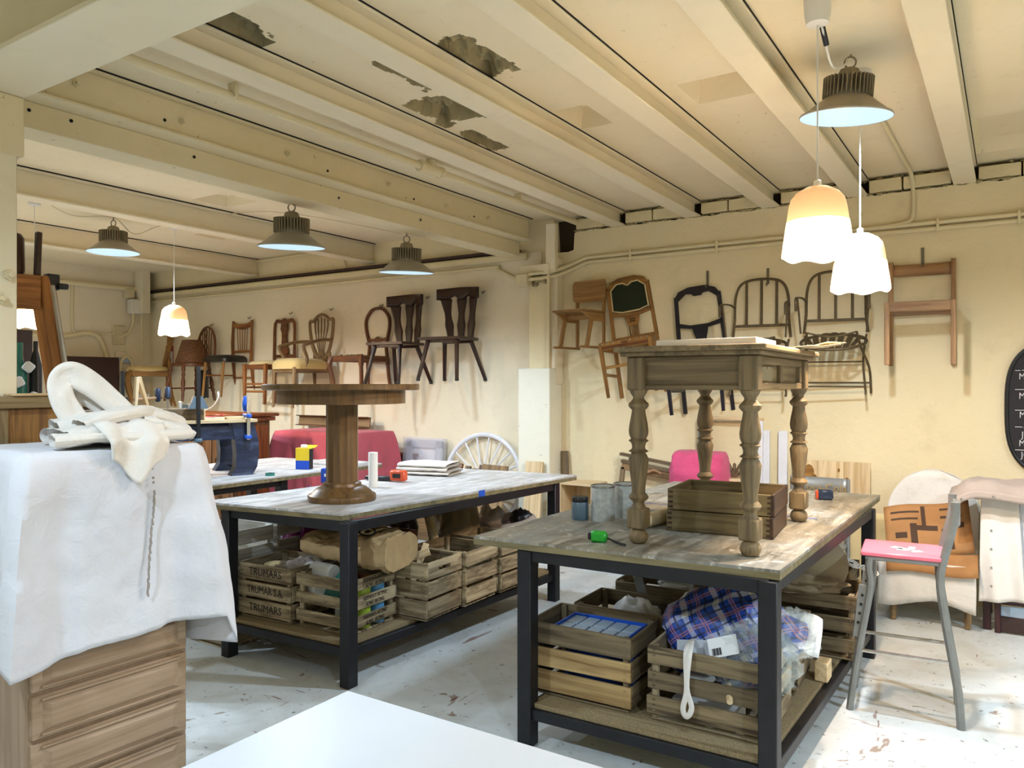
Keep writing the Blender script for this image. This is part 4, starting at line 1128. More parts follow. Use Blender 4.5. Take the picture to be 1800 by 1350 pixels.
# ---------------- crates and what is in them ----------------
def crate(label, c, size, rz=0.0, mats=('crate', 'crate', 'crate'), h=.31, gap=.02, hole=False, letters=None, side_letters=None, group='wooden fruit crates', ends=None, n=3):
    """c: centre of the footprint and base height; size: (x, y)"""
    w, d = size
    t = thing('wooden_crate', label, 'crate', c, R(rz), group)
    em = [W[m] for m in (ends or mats)]; fm = [W[m] for m in mats]
    ph = (h - gap * n - .004) / n
    out = {}
    for sx in (-1, 1):
        for sy in (-1, 1):
            MB().box((sx * (w / 2 - .03), sy * (d / 2 - .024), h / 2 + .004), (.028, .026, h - .01)).build('corner_post', em[0], t)
    for k in range(n):
        z = .012 + gap * .6 + ph / 2 + k * (ph + gap)
        m_ = fm[min(k, 2)]
        for s in (-1, 1):
            b = MB(); b.box((rnd.uniform(-.003, .003), s * (d / 2 - .006), z), (w, .012, ph + rnd.uniform(-.006, .004)), Matrix.Rotation(R(rnd.uniform(-.5, .5)), 3, 'Y'), ch=.002)
            for ex in (-1, 1):
                for q in (-.3, 0, .3):
                    b.box((ex * (w / 2 - .03), s * (d / 2 + .0005), z + q * ph), (.012, .003, .0055), ch=0)
            out[('y', s, k)] = b.build('plank', m_, t)
            e_ = em[min(k, 2)]
            if hole and k == n - 1 and s == hole:
                b = MB(); x = s * (w / 2 - .006); y0 = d / 2 - .013
                b.box((x, 0, z + ph * .3), (.013, 2 * y0, ph * .4), ch=.002); b.box((x, 0, z - ph * .31), (.013, 2 * y0, ph * .38), ch=.002)
                b.box((x, -y0 / 2 - .03, z - ph * .01), (.013, y0 - .055, ph * .26), ch=.001); b.box((x, y0 / 2 + .03, z - ph * .01), (.013, y0 - .055, ph * .26), ch=.001)
                b.build('hand_hole_plank', e_, t)
            else:
                out[('x', s, k)] = MB().box((s * (w / 2 - .006), rnd.uniform(-.003, .003), z), (.013, d - .026, ph + rnd.uniform(-.006, .004)), Matrix.Rotation(R(rnd.uniform(-.5, .5)), 3, 'X'), ch=.002).build('end_plank', e_, t)
    for k in range(4):
        MB().box((0, (k - 1.5) * d / 4.1, .005), (w - .03, d / 4.6, .008), ch=.001).build('bottom_slat', em[0], t)
    if letters:
        for k, s_, sx_ in letters:
            z = .012 + gap * .6 + ph / 2 + k * (ph + gap)
            text_mesh(s_, ph * .68, MT['ink'], out[('y', -1, k)], (.01, -d / 2 - .0012, z), (R(90), 0, 0), sx=sx_)
    if side_letters:
        for k, s_, sx_ in side_letters:
            z = .012 + gap * .6 + ph / 2 + k * (ph + gap)
            text_mesh(s_, ph * .5, MT['ink'], out[('x', 1, k)], (w / 2 + .0018, 0, z), (R(90), 0, R(90)), sx=sx_)
    return t
def blob(name, loc, r, seed, mat, amp=.25, fr=2.2, label=None, cat=None, parent=None, rz=0, flat=True, nu=36, nv=20, group=None, ridge=False):
    b = MB()
    def f(u, v):
        a = 2 * PI * u; e = PI * (v - .5)
        p = Vector((math.cos(e) * math.cos(a), math.cos(e) * math.sin(a), math.sin(e)))
        n_ = noise.fractal(p * fr + Vector((seed, seed * 2, 0)), 1.0, 2.0, 4)
        if ridge: n_ = .6 - 2 * abs(n_)
        k = 1 + amp * n_
        z = p.z * r[2] * k
        if flat and z < -r[2] * .55: z = -r[2] * .55
        return (p.x * r[0] * k, p.y * r[1] * k, z + (r[2] * .55 if flat else 0))
    b.grid(f, nu, nv, lambda u, v: (u, v, 0))
    o = b.build(name, mat, parent, smooth=60, loc=loc, rot=(0, 0, rz))
    if label: tag(o, label, cat, group)
    return o
ZS = .227; ZI = ZS + .012
ZR = .192; ZRI = ZR + .012
# --- left bench: front row
crate('fruit crate stencilled TRUMAR S.A. at the front left corner of the left bench shelf', (-3.654, 3.143, ZS), (.42, .37), 4, ('crate', 'crate', 'crate'), .315, .012,
      letters=[(2, 'TRUMARS', .95), (1, 'TRUMAR S.A.', .8), (0, 'TRUMARS', .95)])
crate('fruit crate with black stencilled end boards behind the near leg of the left bench', (-3.209, 3.194, ZS), (.42, .38), 3, ('crate', 'crate', 'crate'), .31, .035,
      side_letters=[(2, 'HERMANOS ARTIMAS\nALMAS  ARTIMAS', .62), (1, 'HERMANOS ARTIMAS\nALMAS  ARTIMAS', .62), (0, 'HERMANOS ARTIMAS\nALMAS  ARTIMAS', .62)])
crate('fruit crate with a hand hole, jutting out right of the stencilled crate', (-3.030, 3.603, ZS), (.42, .35), 2, ('crate', 'crate', 'crate'), .335, .012, hole=1)
crate('fruit crate with broad gaps between planks, second after the hand-hole crate', (-3.015, 3.970, ZS), (.42, .36), 1, ('crate', 'crate', 'crate'), .34, .022)
crate('fruit crate with a dark hand slot, partly behind the right bench corner', (-3.005, 4.343, ZS), (.42, .34), 0, ('crate', 'crate', 'crate'), .345, .014, hole=1)
crate('far small crate next to the back leg of the left bench', (-3.13, 4.7, ZS), (.42, .33), 0, ('crate', 'crate', 'crate'), .3, .02)
# --- behind the left bench, stacked two high
for i, (y, la) in enumerate([(3.1, 'left whitewashed crate on the stack behind the stencilled crate'), (3.47, 'middle whitewashed crate on the stack behind the left bench'), (3.83, 'whitewashed crate right of the middle one, behind the brown paper bag')]):
    crate('lower floor crate beneath the ' + ['left whitewashed crate', 'middle whitewashed crate', 'whitewashed crate behind the brown paper bag'][i], (-4.13, y, 0), (.4, .34), 0, ('crate', 'crate', 'crate'), .345, .02)
    crate(la, (-4.13, y, .352), (.4, .34), 0, ('crate_white', 'crate_white', 'crate_white'), .36 + .015 * i, .022)
# --- right bench
crate('fruit crate with dark top plank and two golden planks, holding the blue tray', (-1.615, 3.177, ZR), (.51, .34), 2, ('crate_gold', 'crate_gold', 'crate_dark'), .32, .014, ends=('crate_dark', 'crate_dark', 'crate_dark'))
crate('large grimy crate with a white strap hanging from it, under the right bench', (-1.040, 3.240, ZR), (.5, .43), 2, ('crate_dark', 'crate_dark', 'crate_dark'), .315, .03, ends=('crate', 'crate', 'crate'))
crate('dark crate directly behind the blue tray crate', (-1.578, 3.543, ZR), (.5, .34), 2, ('crate_dark', 'crate_dark', 'crate_dark'), .325, .02)
crate('dark crate at the back left of the right bench shelf, third in its row', (-1.567, 3.992, ZR), (.48, .37), 2, ('crate_dark', 'crate_dark', 'crate_dark'), .345, .02)
crate('dark crate with pale crooked end boards jutting out beside the bar stool', (-0.920, 4.379, ZR), (.52, .37), 3, ('crate_dark', 'crate_dark', 'crate_dark'), .335, .035, ends=('crate', 'crate', 'crate'))
crate('dark crate under the crochet doily behind the bar stool', (-.995, 4.80, ZR), (.48, .35), 0, ('crate_dark', 'crate_dark', 'crate_dark'), .36, .02)
crate('shaded crate in the middle of the right bench shelf, behind the plaid bag', (-1.024, 3.762, ZR), (.42, .36), 3, ('crate_dark', 'crate_dark', 'crate_dark'), .3, .02)
# --- contents, left bench
def sitbox(name, c, d, mat, label, cat, rot=None, ch=.004, group=None):
    o = MB().box((0, 0, d[2] / 2), d, None, ch).build(name, mat, None, loc=c, rot=rot)
    return tag(o, label, cat, group)
blob('cloth_bundle', (-3.679, 3.148, ZI), (.17, .15, .17), 3, MT['sack'], .2, 2, 'dull grey cloth filling the TRUMAR crate', 'cloth')
o = blob('dust_sheet_bundle', (-3.597, 3.199, ZI + .17), (.11, .09, .09), 8, MT['taupe'], .3, 2, 'pale folded cloth peaking above the TRUMAR crate', 'cloth')
o = MB().lathe([(.001, -.06), (.02, -.055), (.026, -.02), (.026, .02), (.02, .055), (.001, .06)], (0, 0, 0), 14, Matrix.Rotation(R(80), 4, 'Y')).build('foam_roll', MT['ivory_uph'], None, loc=(-3.761, 3.127, ZI + .26), rot=(0, 0, .3)); tag(o, 'small ivory foam roll lying on the cloth in the TRUMAR crate', 'roll')
t = thing('paper_bag', 'large crumpled brown paper bag with a drawn eye, lying across the stencilled crates', 'bag', (-3.189, 3.270, ZS + .315), R(12))
b = MB()
def pb(u, v):
    a = 2 * PI * u
    x = -.3 + .58 * v
    e = 3.2
    hz = .1 * (.62 + .38 * min(1, v * 1.6)); hy = .19 * (.8 + .2 * v)
    ca, sa = math.cos(a), math.sin(a)
    y = hy * math.copysign(abs(ca) ** (2 / e), ca); z = hz * math.copysign(abs(sa) ** (2 / e), sa)
    c1 = abs(noise.noise((x * 8, y * 8, z * 8 + 4))); c2 = abs(noise.noise((x * 19, y * 19, z * 19 + 9)))
    n_ = .045 * (.3 - c1) + .018 * (.3 - c2)
    return (x + n_ * .5, y * (1 + n_ * 3), max(z + hz + n_ * 1.2, .004) + .06 * (1 - v) * (1 - v))
b.grid(pb, 72, 44)
q = [pb(u / 20, 1.0) for u in range(20)]; b.add([Vector(p) for p in q], [tuple(range(20))])
b.build('bag', MT['kraft'], t, smooth=28)
for i, (r0, m_) in enumerate(((.042, 'ink'), (.033, 'kraft'), (.018, 'ink'))):
    MB().prism([(r0 * math.cos(k * PI / 10) * (1.3 if i < 2 else 1), .8 * r0 * math.sin(k * PI / 10)) for k in range(20)], .002, Matrix.Translation((.12, -.1, .222 + i * .0015)) @ Matrix.Rotation(R(-62), 4, 'X')).build('drawn_eye', MT[m_], t)
for i, (x, y, z, rr) in enumerate([(-3.373, 3.117, ZS + .2, .055), (-3.342, 3.148, ZS + .285, .045), (-3.403, 3.168, ZS + .28, .04)]):
    o = MB().lathe([(.012, -.09), (rr, -.09), (rr + .004, -.08), (rr + .004, .08), (rr, .09), (.012, .09)], (0, 0, 0), 20, Matrix.Rotation(R(90), 4, 'X')).build('foam_cylinder', MT['foam'], None, loc=(x, y, z), rot=(0, 0, R(70 + 15 * i)))
    tag(o, ['lowest white foam roll against the paper bag', 'right upper white foam roll against the paper bag', 'left upper white foam roll against the paper bag'][i], 'roll', 'white foam rolls')
o = MB().prism([(-.05, 0), (.05, 0), (.07, .2), (-.02, .22)], .006, Matrix.Rotation(R(-20), 4, 'X')).build('teal_folder', MT['teal'], None, loc=(-3.270, 3.086, ZS + .14), rot=(0, R(28), 0)); tag(o, 'teal plastic sheet tucked beside the paper bag', 'folder')
def can(loc, r, h, m, label, lid='tin_metal', group='cans inside the stencilled crate'):
    t = thing('can', label, 'can', loc, 0, group)
    MB().lathe([(r, 0), (r, h * .98), (r * .96, h), (.001, h)], n=24).build('body', MT[m], t)
    MB().lathe([(r + .002, h * .96), (r + .003, h * .99), (r + .002, h + .003), (r * .9, h + .003)], n=24, caps=False).build('lid_rim', MT[lid], t)
    return t
can((-3.066, 3.168, ZI), .05, .24, 'lime', 'lime green can showing between the stencilled end boards, left')
can((-3.066, 3.286, ZI), .045, .23, 'sky', 'blue can showing between the stencilled end boards, right')
can((-3.168, 3.117, ZI), .04, .12, 'tin', 'grey tin low behind the lime green can')
o = MB().box((0, 0, 0), (.14, .002, .12), ch=0).build('carton_flap', MT['kraft'], None, loc=(-3.046, 3.434, ZS + .39), rot=(.5, .2, R(40))); 
tag(o, 'brown carton flap rising behind the paper bag', 'carton')
t = thing('loose_laths', 'two short pale laths crossed inside the hand-hole crate', 'laths', (-2.994, 3.577, ZS + .22), 0)
MB().beam((-.14, -.12, .06), (.1, -.02, .16), .008, .045).build('lath', W['pine'], t); MB().beam((.02, -.08, -.02), (.06, .0, .2), .008, .04).build('lath', W['pine'], t)
blob('purple_net_bag', (-4.000, 3.600, .37), (.13, .16, .32), 5, MT['purple'], .3, 3, 'purple net bag in the whitewashed crate behind the paper bag', 'bag')
# drawer, dark heap and sacks at the back of the left shelf
t = thing('old_drawer', 'reddish brown wooden drawer standing behind the hand-hole crate', 'drawer', (-3.495, 3.802, ZS), R(3))
for q in (((0, -.14, .2), (.36, .018, .4)), ((0, .14, .2), (.36, .018, .4)), ((-.17, 0, .2), (.018, .27, .4)), ((.17, 0, .2), (.018, .27, .4))):
    MB().box(*q).build('board', W['carved_red'], t)
MB().box((0, 0, .006), (.34, .27, .01)).build('drawer_bottom', W['carved'], t)
blob('brown_sack', (-3.40, 4.5, ZS), (.19, .2, .34), 11, MT['sack'], .25, 1.8, 'dull brown sack heaped on the left bench shelf', 'sack')
blob('grey_sack', (-3.321, 4.824, ZS), (.16, .15, .28), 14, MT['taupe'], .25, 1.8, 'grey-brown cushion with sagging top at the far end of the left shelf', 'sack')
blob('dark_cloth_heap', (-3.66, 4.12, ZS), (.12, .18, .3), 21, MT['dark_panel'], .35, 2, 'dark heap of cloth at the back of the left bench shelf', 'cloth')
o = MB().lathe([(.032, 0), (.034, .002), (.034, .34), (.03, .342)], n=20).build('paper_roll', MT['beige_paper'], None, loc=(-3.230, 4.068, ZS + .2), rot=(R(-20), R(-35), 0)); tag(o, 'rolled wallpaper sticking up out of the broad-gapped crate', 'roll')
o = MB().tube(arc((0, 0, 0), .16, 0, 360, 30, 'xy', .12)[:-1], .035, 10, closed=True).build('padded_ring', MT['taupe'], None, loc=(-3.117, 4.783, ZS + .345), rot=(R(12), R(-8), .4)); tag(o, 'beige padded ring lying on the far crate of the left shelf', 'ring')
o = blob('black_pouch', (-3.046, 4.824, ZS + .315), (.09, .07, .085), 4, MT['black_plastic'], .2, 3, 'black pouch lying on the beige padded ring', 'pouch')
t = thing('board_bundle', 'upright bundle of boards and posts behind the left bench, left of the wheel hub', 'boards', (-4.450, 5.950, 0))
for i, (x, h_, m_) in enumerate([(-.28, .72, 'dark'), (-.2, .8, 'mahog'), (-.1, .78, 'grey'), (-.02, .76, 'oak'), (.07, .8, 'dark'), (.15, .75, 'grey')]):
    MB().beam((x, 0, 0), (x + .01, .25, h_), .06, .03, up=(0, 1, 0)).build('board', W[m_], t)
o = MB().beam((0, 0, 0), (.02, .2, .82), .3, .018, up=(0, 1, 0)).build('pine_board', W['oak'], None, loc=(-4.0 - .17, 5.9, 0)); tag(o, 'wide pinkish plank leaning left of the wheel under the bench', 'plank')
# --- contents, right bench
t = thing('blue_tray', 'blue plastic organiser tray with compartments in the dark topped crate', 'tray', (-1.588, 3.177, ZR + .255), R(2))
b = MB()
for q in (((0, -.13, .02), (.37, .01, .05)), ((0, .13, .02), (.37, .01, .05)), ((-.18, 0, .02), (.01, .25, .05)), ((.18, 0, .02), (.01, .25, .05)), ((0, 0, 0), (.36, .25, .008))):
    b.box(*q, ch=.002)
b.build('rim', MT['blue_plastic'], t)
for j in range(2):
    for i in range(5):
        MB().box((-.143 + i * .0715, -.06 + j * .12, .03), (.064, .11, .012), ch=.004).build('compartment_lid', MT['lid_plastic'], t)
blob('blue_bag', (-1.567, 3.177, ZRI), (.19, .11, .15), 6, MT['blue_plastic'], .25, 2.5, 'blue and white plastic stuff seen through the gap under the tray', 'bag')
blob('white_rags', (-1.557, 3.543, ZRI), (.18, .11, .21), 9, MT['paper'], .2, 2.5, 'white rags in the crate behind the blue tray', 'rags')
o = MB().lathe([(.032, 0), (.034, .004), (.034, .022), (.03, .026), (.001, .026)], n=20).build('jar_lid', MT['sky'], None, loc=(-1.432, 3.532, ZR + .245)); tag(o, 'pale blue round jar lid in the crate behind the blue tray', 'lid')
o = MB().beam((0, 0, 0), (.06, -.06, .42), .05, .008, up=(0, 1, 0)).build('metal_strip', MT['grey_steel'], None, loc=(-1.526, 3.762, ZR), rot=(0, R(-22), 0)); tag(o, 'flat grey metal strip leaning between the dark crates', 'strip')
sitbox('grey_slab', (-1.484, 3.992, ZRI), (.3, .2, .28), MT['sack'], 'dull brown box in the third dark crate', 'box')
o = blob('clear_bottle_bag', (-1.515, 3.971, ZR + .29), (.09, .08, .08), 5, MT['clear_bag'], .3, 3, 'clear plastic bag glinting on the third dark crate', 'bag')
# plaid bag
t = thing('plaid_bag', 'crumpled blue and white plaid bag with long white straps, stuffed in the grimy crate', 'bag', (-1.024, 3.344, ZR + .12), R(8))
b = MB()
def pf(u, v):
    a = 2 * PI * u; e = PI * (v - .5)
    p = Vector((math.cos(e) * math.cos(a), math.cos(e) * math.sin(a), math.sin(e)))
    n_ = noise.fractal(p * 1.5 + Vector((4, 1, 7)), 1, 2, 3)
    k = 1 + .28 * n_
    drop = max(0, -p.y) * .11
    x = p.x * .27 * k; y = p.y * .2 * k; z = (p.z * .21) * (1 + .1 * n_) - drop * (p.z > 0) + .19
    # sharp folds
    f_ = abs(noise.noise((x * 7 + 3, y * 7, z * 5)))
    z += .012 * math.sin(13 * x + 20 * y + 3 * n_) + .05 * (.25 - f_)
    y -= .03 * (.25 - f_)
    return (x, y, max(z, .0))
b.grid(pf, 60, 36, lambda u, v: (pf(u, v)[0] * 1.15 + pf(u, v)[2] * .9, pf(u, v)[1] * .7 + pf(u, v)[2] * 1.1 - pf(u, v)[0] * .75, 0))
b.build('bag', MT['plaid'], t, smooth=70)
sp = smoothpath([(-.13, -.16, .2), (-.13, -.24, .215), (-.13, -.325, .19), (-.125, -.335, .05), (-.14, -.335, -.03), (-.125, -.336, -.06), (-.105, -.335, -.02), (-.125, -.335, .06), (-.115, -.33, .19), (-.12, -.25, .22)], 5)
MB().tube(sp, .011, 6, flat=.3, up=(0, 1, 0)).build('strap', MT['white_cloth'], t)
o = blob('clear_bag', (-0.878, 3.187, ZR + .17), (.16, .13, .16), 17, MT['clear_bag'], .35, 2.6, 'clear plastic bag bulging over the front of the grimy crate', 'bag', ridge=True)
o = blob('clear_sheet_bag', (-0.773, 3.344, ZR + .29), (.1, .15, .1), 27, MT['clear_bag'], .4, 2.2, 'clear plastic bag spilling over the right end of the grimy crate', 'bag', ridge=True)
t = thing('tile_stack', 'three thin grey tiles leaning in the grimy crate in front of the plaid bag', 'tiles', (-1.087, 3.125, ZR + .285), R(-10), rot=(R(-28), R(-6), R(10)))
for i in range(3):
    MB().box((0, .012 * i, 0), (.2, .007, .1), ch=.001).build('tile', MT['grey_plaster'] if i < 2 else MT['jar_blue'], t)
t = thing('label_bag', 'white barcode label on the clear bag in the grimy crate', 'label', (-0.982, 3.088, ZR + .34), rot=(R(-42), R(-18), R(12)))
MB().box((0, 0, 0), (.12, .003, .085), ch=0).build('paper', MT['paper'], t)
b = MB()
for i in range(9): b.box((-.045 + i * .0042, -.0022, -.018), (.0018 + .001 * (i % 3), .001, .03), ch=0)
b.build('barcode', MT['ink'], t)
o = MB().grid(lambda u, v: (.22 * u - .02, .16 * v, .02 * math.sin(6 * u + 3 * v) - .07 * u * (1 - v)), 10, 8).build('printed_bag', MT['paper'], None, solid=.002, loc=(-0.836, 3.344, ZR + .37), rot=(R(20), R(15), R(20))); tag(o, 'white plastic carrier bag corner flopping over the right side of the grimy crate', 'bag')
o = MB().tube([(0, 0, 0), (.0, -.08, -.01), (0, -.13, -.02)], [.012, .015, .012], 10).build('tool_handle', W['pine'], None, loc=(-0.972, 3.125, ZR + .175), rot=(0, 0, .35)); tag(o, 'pale wooden tool handle poking out through the gap of the grimy crate', 'handle')
sitbox('white_carton', (-1.066, 3.156, ZRI), (.28, .12, .07), MT['paper'], 'white carton low in the grimy crate, seen through the lowest gap', 'carton')
o = MB().lathe([(.001, 0), (.05, .0), (.07, .02), (.072, .025), (.001, .03)], n=24).build('white_dish', MT['white_plastic'], None, loc=(-1.097, 3.114, ZR + .16)); tag(o, 'round white dish seen through the upper gap of the grimy crate', 'dish')
# sack and doily on the far crates
t = thing('sack_cushion', 'plump beige sack cushion on the pale-ended crate under the right bench', 'cushion', (-0.993, 4.347, ZR + .33), rot=(R(0), R(24), R(12)))
MB().grid(lambda u, v: (lambda p: (.22 * p[0], .16 * p[1], .17 * p[2] + .14))((lambda a, e: (math.copysign(abs(math.cos(a)) ** .7, math.cos(a)) * math.cos(e), math.copysign(abs(math.sin(a)) ** .7, math.sin(a)) * math.cos(e), math.copysign(abs(math.sin(e)) ** .75, math.sin(e))))(2 * PI * u, PI * (v - .5))), 32, 16).build('cover', MT['sack'], t, smooth=70)
o = blob('burlap_cloth', (-0.961, 4.264, ZR + .325), (.24, .14, .06), 33, MT['sack'], .3, 2.4, 'crumpled burlap cloth below the beige sack cushion', 'cloth')
t = thing('doily', 'white crochet doily hanging over the crate behind the bar stool', 'doily', (-0.773, 4.786, ZR + .375), rot=(R(8), R(22), 0))
for q in range(3):
    c0 = (-.1 + .1 * q, .02 * (q - 1), 0)
    b = MB()
    for r_ in (.05, .035, .018): b.tube(arc(c0, r_, 0, 360, 20, 'xy')[:-1], .0035, 5, closed=True)
    for k in range(12):
        a = 2 * PI * k / 12; b.tube([(c0[0] + .018 * math.cos(a), c0[1] + .018 * math.sin(a), 0), (c0[0] + .05 * math.cos(a), c0[1] + .05 * math.sin(a), 0)], .003, 5)
    b.build('rosette', MT['white_cloth'], t)
sitbox('wood_block', (-0.752, 3.887, ZR), (.06, .1, .09), W['pine'], 'small pale wood block on the shelf edge between the crates', 'block')
# ---------------- left foreground: chest of drawers under dust sheets ----------------
def drape(name, mat, parent, cx, cy, hx, hy, ztop, drop, flare=.14, rr=.03, rip=.012, seed=1, nu=150, nv=44, back=True, zmin=None, solid=.004, topbump=.006, sides=(1, 1, 1, 1)):
    """dust sheet over a box: drop(s, side) gives the hem length; corners flare into cone folds"""
    per = []
    pts = [(-hx, -hy), (hx, -hy), (hx, hy), (-hx, hy)]
    lens = [2 * hx, 2 * hy, 2 * hx, 2 * hy]; tot = sum(lens)
    def edge(u):
        s = (u % 1) * tot
        for i in range(4):
            if s <= lens[i] or i == 3:
                k = min(1, s / lens[i]); a = Vector(pts[i]); b_ = Vector(pts[(i + 1) % 4])
                n_ = Vector((b_.y - a.y, a.x - b_.x)).normalized()
                dc = min(k, 1 - k) * lens[i]
                w_ = max(0, 1 - dc / (.34 * min(lens)))
                corner = (pts[i] if k < .5 else pts[(i + 1) % 4])
                dg = Vector((math.copysign(1, corner[0]), math.copysign(1, corner[1]))).normalized()
                return a.lerp(b_, k), n_, w_, dg, i, k
            s -= lens[i]
    b = MB()
    def f(u, v):
        p, n_, w_, dg, i, k = edge(u)
        if v < .16:      # top sheet, from the middle outwards
            q = p * (v / .16) ** .8
            return (cx + q.x, cy + q.y, ztop + .006 + topbump * noise.fractal(Vector((q.x * 5, q.y * 5, seed)), 1, 2, 3))
        t = (v - .16) / .84
        d = drop(k, i)
        wv = noise.fractal(Vector((p.x * 4.2, p.y * 4.2, seed + t * .8)), 1, 2, 3) + .3 * noise.fractal(Vector((p.x * 11, p.y * 11, seed + t * 5)), 1, 2, 4)
        fw = flare * (w_ ** 2) * t ** .8
        o = n_ * (.012 + rip * 2.2 * wv * min(1, t * 3) + .012 * (1 - (1 - min(1, t * 8)) ** 2)) + dg * fw
        # tuck beside the cone folds
        o += n_ * (-.02 * math.sin(PI * min(1, max(0, (w_ - .1) / .5)))) * t
        z = ztop + .006 - d * t - (.0 if t > .05 else 0)
        z += .004 * noise.noise((p.x * 20, p.y * 20, t * 9))
        if zmin is not None: z = max(z, zmin)
        return (cx + p.x + o.x, cy + p.y + o.y, z)
    b.grid(f, nu, nv, lambda u, v: (u * 4, v * 2, 0))
    o = b.build(name, mat, parent, smooth=75, solid=solid)
    return o
cz = 1.36
t = thing('chest_of_drawers', 'tall sanded wooden chest of drawers under the white dust sheet at the left', 'chest of drawers', (-2.985, 1.575, 0), R(-3))
MB().box((0, 0, cz / 2 + .02), (.45, .58, cz - .04), ch=.006).build('carcass', W['chest'], t)
MB().box((.002, 0, .03), (.46, .59, .06)).build('plinth', W['chest'], t)
for k in range(8):
    z = .075 + .1615 * k + .072
    b = MB(); b.box((.228, 0, z), (.03, .56, .148), ch=.004)
    o = b.build('drawer', W['chest'], t)
    # raised field with bevelled border
    y0, y1, z0, z1 = -.245, .245, z - .05, z + .052
    i_ = .026
    vs_ = [(.243, y0, z0), (.243, y1, z0), (.243, y1, z1), (.243, y0, z1), (.254, y0 + i_, z0 + i_ * .6), (.254, y1 - i_, z0 + i_ * .6), (.254, y1 - i_, z1 - i_ * .6), (.254, y0 + i_, z1 - i_ * .6)]
    q = MB(); q.add(vs_, [(4, 5, 6, 7)] + [(j, (j + 1) % 4, (j + 1) % 4 + 4, j + 4) for j in range(4)], [(p[1], p[2], p[0]) for p in vs_])
    q.box((.2475, 0, z1 + .008), (.009, .5, .008), ch=.003); q.box((.2475, 0, z0 - .008), (.009, .5, .008), ch=.003)
    q.build('raised_panel', W['chest'], o, smooth=0)
def cdrop(k, i):
    if i == 1:  # the front, +x
        return .705 + (.0 * max(0, (.16 - k) / .16)) - .03 * k + .006 * math.sin(14 * k)
    if i == 2: return .80 - .25 * max(0, k - .3)
    if i == 0: return .55 + .11 * k - .2 * max(0, .6 - k)
    return .5
c = drape('dust_sheet', MT['canvas'], None, 0, 0, .268, .31, 0, cdrop, .135, seed=3, rip=.011)
c.location = (-2.985, 1.575, cz); c.rotation_euler = (0, 0, R(-3))
tag(c, 'white canvas dust sheet draped over the chest of drawers', 'dust sheet')
b = MB()
for i in range(60):
    k = i / 60
    if k < .25 and rnd.random() < .5: continue
    z = -.03 - .52 * k
    b.box((.306 + .004 * math.sin(k * 9), .1 + .012 * math.sin(k * 5) + rnd.uniform(-.002, .002), z), (.004, .008 + rnd.uniform(-.003, .002), .0085), ch=0)
o = b.build('frayed_seam', plain('frayed_seam_grey', '9A928C', .95), c, smooth=0); o['kind'] = 'stuff'
# crumpled heap of sheets on top
t = thing('folded_sheet', 'crumpled ivory canvas sheet heaped on top of the draped chest', 'cloth', (-2.93, 1.62, cz + .012), R(-3))
def fold(pts, wid, th=.012, m='white_cloth', name='fold', curl=0.0, up=(0, 0, 1)):
    """a fat folded ribbon of cloth through pts"""
    P = smoothpath(pts, 8); n = len(P) - 1
    b = MB()
    def f(u, v):
        i = min(n, int(u * n + .5)); p = P[i]
        d = (P[min(i + 1, n)] - P[max(i - 1, 0)]).normalized()
        x = d.cross(Vector(up)).normalized(); y = x.cross(d)
        a = 2 * PI * v
        w = wid * (.85 + .2 * noise.noise((u * 3, 2, wid * 9)))
        wr = .012 * noise.fractal(Vector((u * 5, math.cos(a) * 1.5, math.sin(a) + wid * 7)), 1, 2, 3)
        return p + x * (math.cos(a) * w) + y * (math.sin(a) * (th + wr + .25 * th * math.cos(a * 2)))
    b.grid(f, max(24, n), 22)
    return b.build(name, MT[m], t, smooth=80)
fold([(.1, -.2, .035), (.1, -.05, .05), (.08, .1, .055), (.06, .26, .035)], .12, .04)
fold([(-.03, -.16, .06), (.0, -.02, .09), (.0, .14, .1), (-.02, .28, .06)], .12, .045)
fold([(.12, -.14, .07), (.11, -.02, .105), (.07, .1, .115), (.02, .2, .1)], .055, .035)
fold([(.16, -.25, .03), (.19, -.1, .035), (.2, .06, .03), (.17, .24, .03)], .06, .026)
fold([(.1, .1, .09), (.13, .2, .06), (.16, .28, .02)], .045, .022)
# a loop of cloth standing up like a hood
fold([(.02, -.1, .08), (-.0, -.14, .16), (-.01, -.15, .235), (-.01, -.11, .265), (.0, -.04, .225), (.02, .04, .15), (.05, .09, .09)], .055, .013, name='standing_fold', up=(1, 0, 0))
fold([(-.03, -.09, .09), (-.05, -.1, .18), (-.05, -.07, .21), (-.04, .0, .16), (-.02, .05, .1)], .05, .012, name='standing_fold', up=(1, 0, 0))
# flap hanging over the front edge
b = MB()
def flap(u, v):
    y = -.12 + .26 * u
    s = v * (.24 - .1 * abs(u - .45) * 2)
    x = .16 + min(s, .09) ; z = .085 - .75 * min(s, .09) - 1.0 * max(0, s - .09)
    return (x + .012 * math.sin(9 * u + 3 * v) + .018, y + .05 * v * (.5 - u), z + .01 * math.sin(12 * u))
b.grid(flap, 20, 14); b.build('hanging_flap', MT['white_cloth'], t, smooth=80, solid=.01)
fold([(-.1, -.14, .03), (-.12, .04, .04), (-.1, .2, .03)], .09, .035)

# old timber rack behind the chest
t = thing('timber_rack', 'rough old timber rack with knotty boards behind the draped chest', 'rack', (-3.42, 1.6, 0))
MB().beam((0, -.42, 1.525), (0, .34, 1.525), .075, .05).build('rail', W['raw'], t)
MB().box((.005, .0, 1.556), (.085, .2, .01), ch=.002).build('loose_slat', W['pine'], t)
MB().box((0, -.14, .75), (.05, .07, 1.5)).build('post', W['raw'], t)
MB().box((-.0, .02, .95), (.02, .25, 1.1)).build('panel', W['honey'], t)
MB().box((0, .16, .75), (.05, .04, 1.5)).build('post', W['oak'], t)
MB().box((0, .3, .75), (.05, .045, 1.5)).build('post', W['raw'], t)
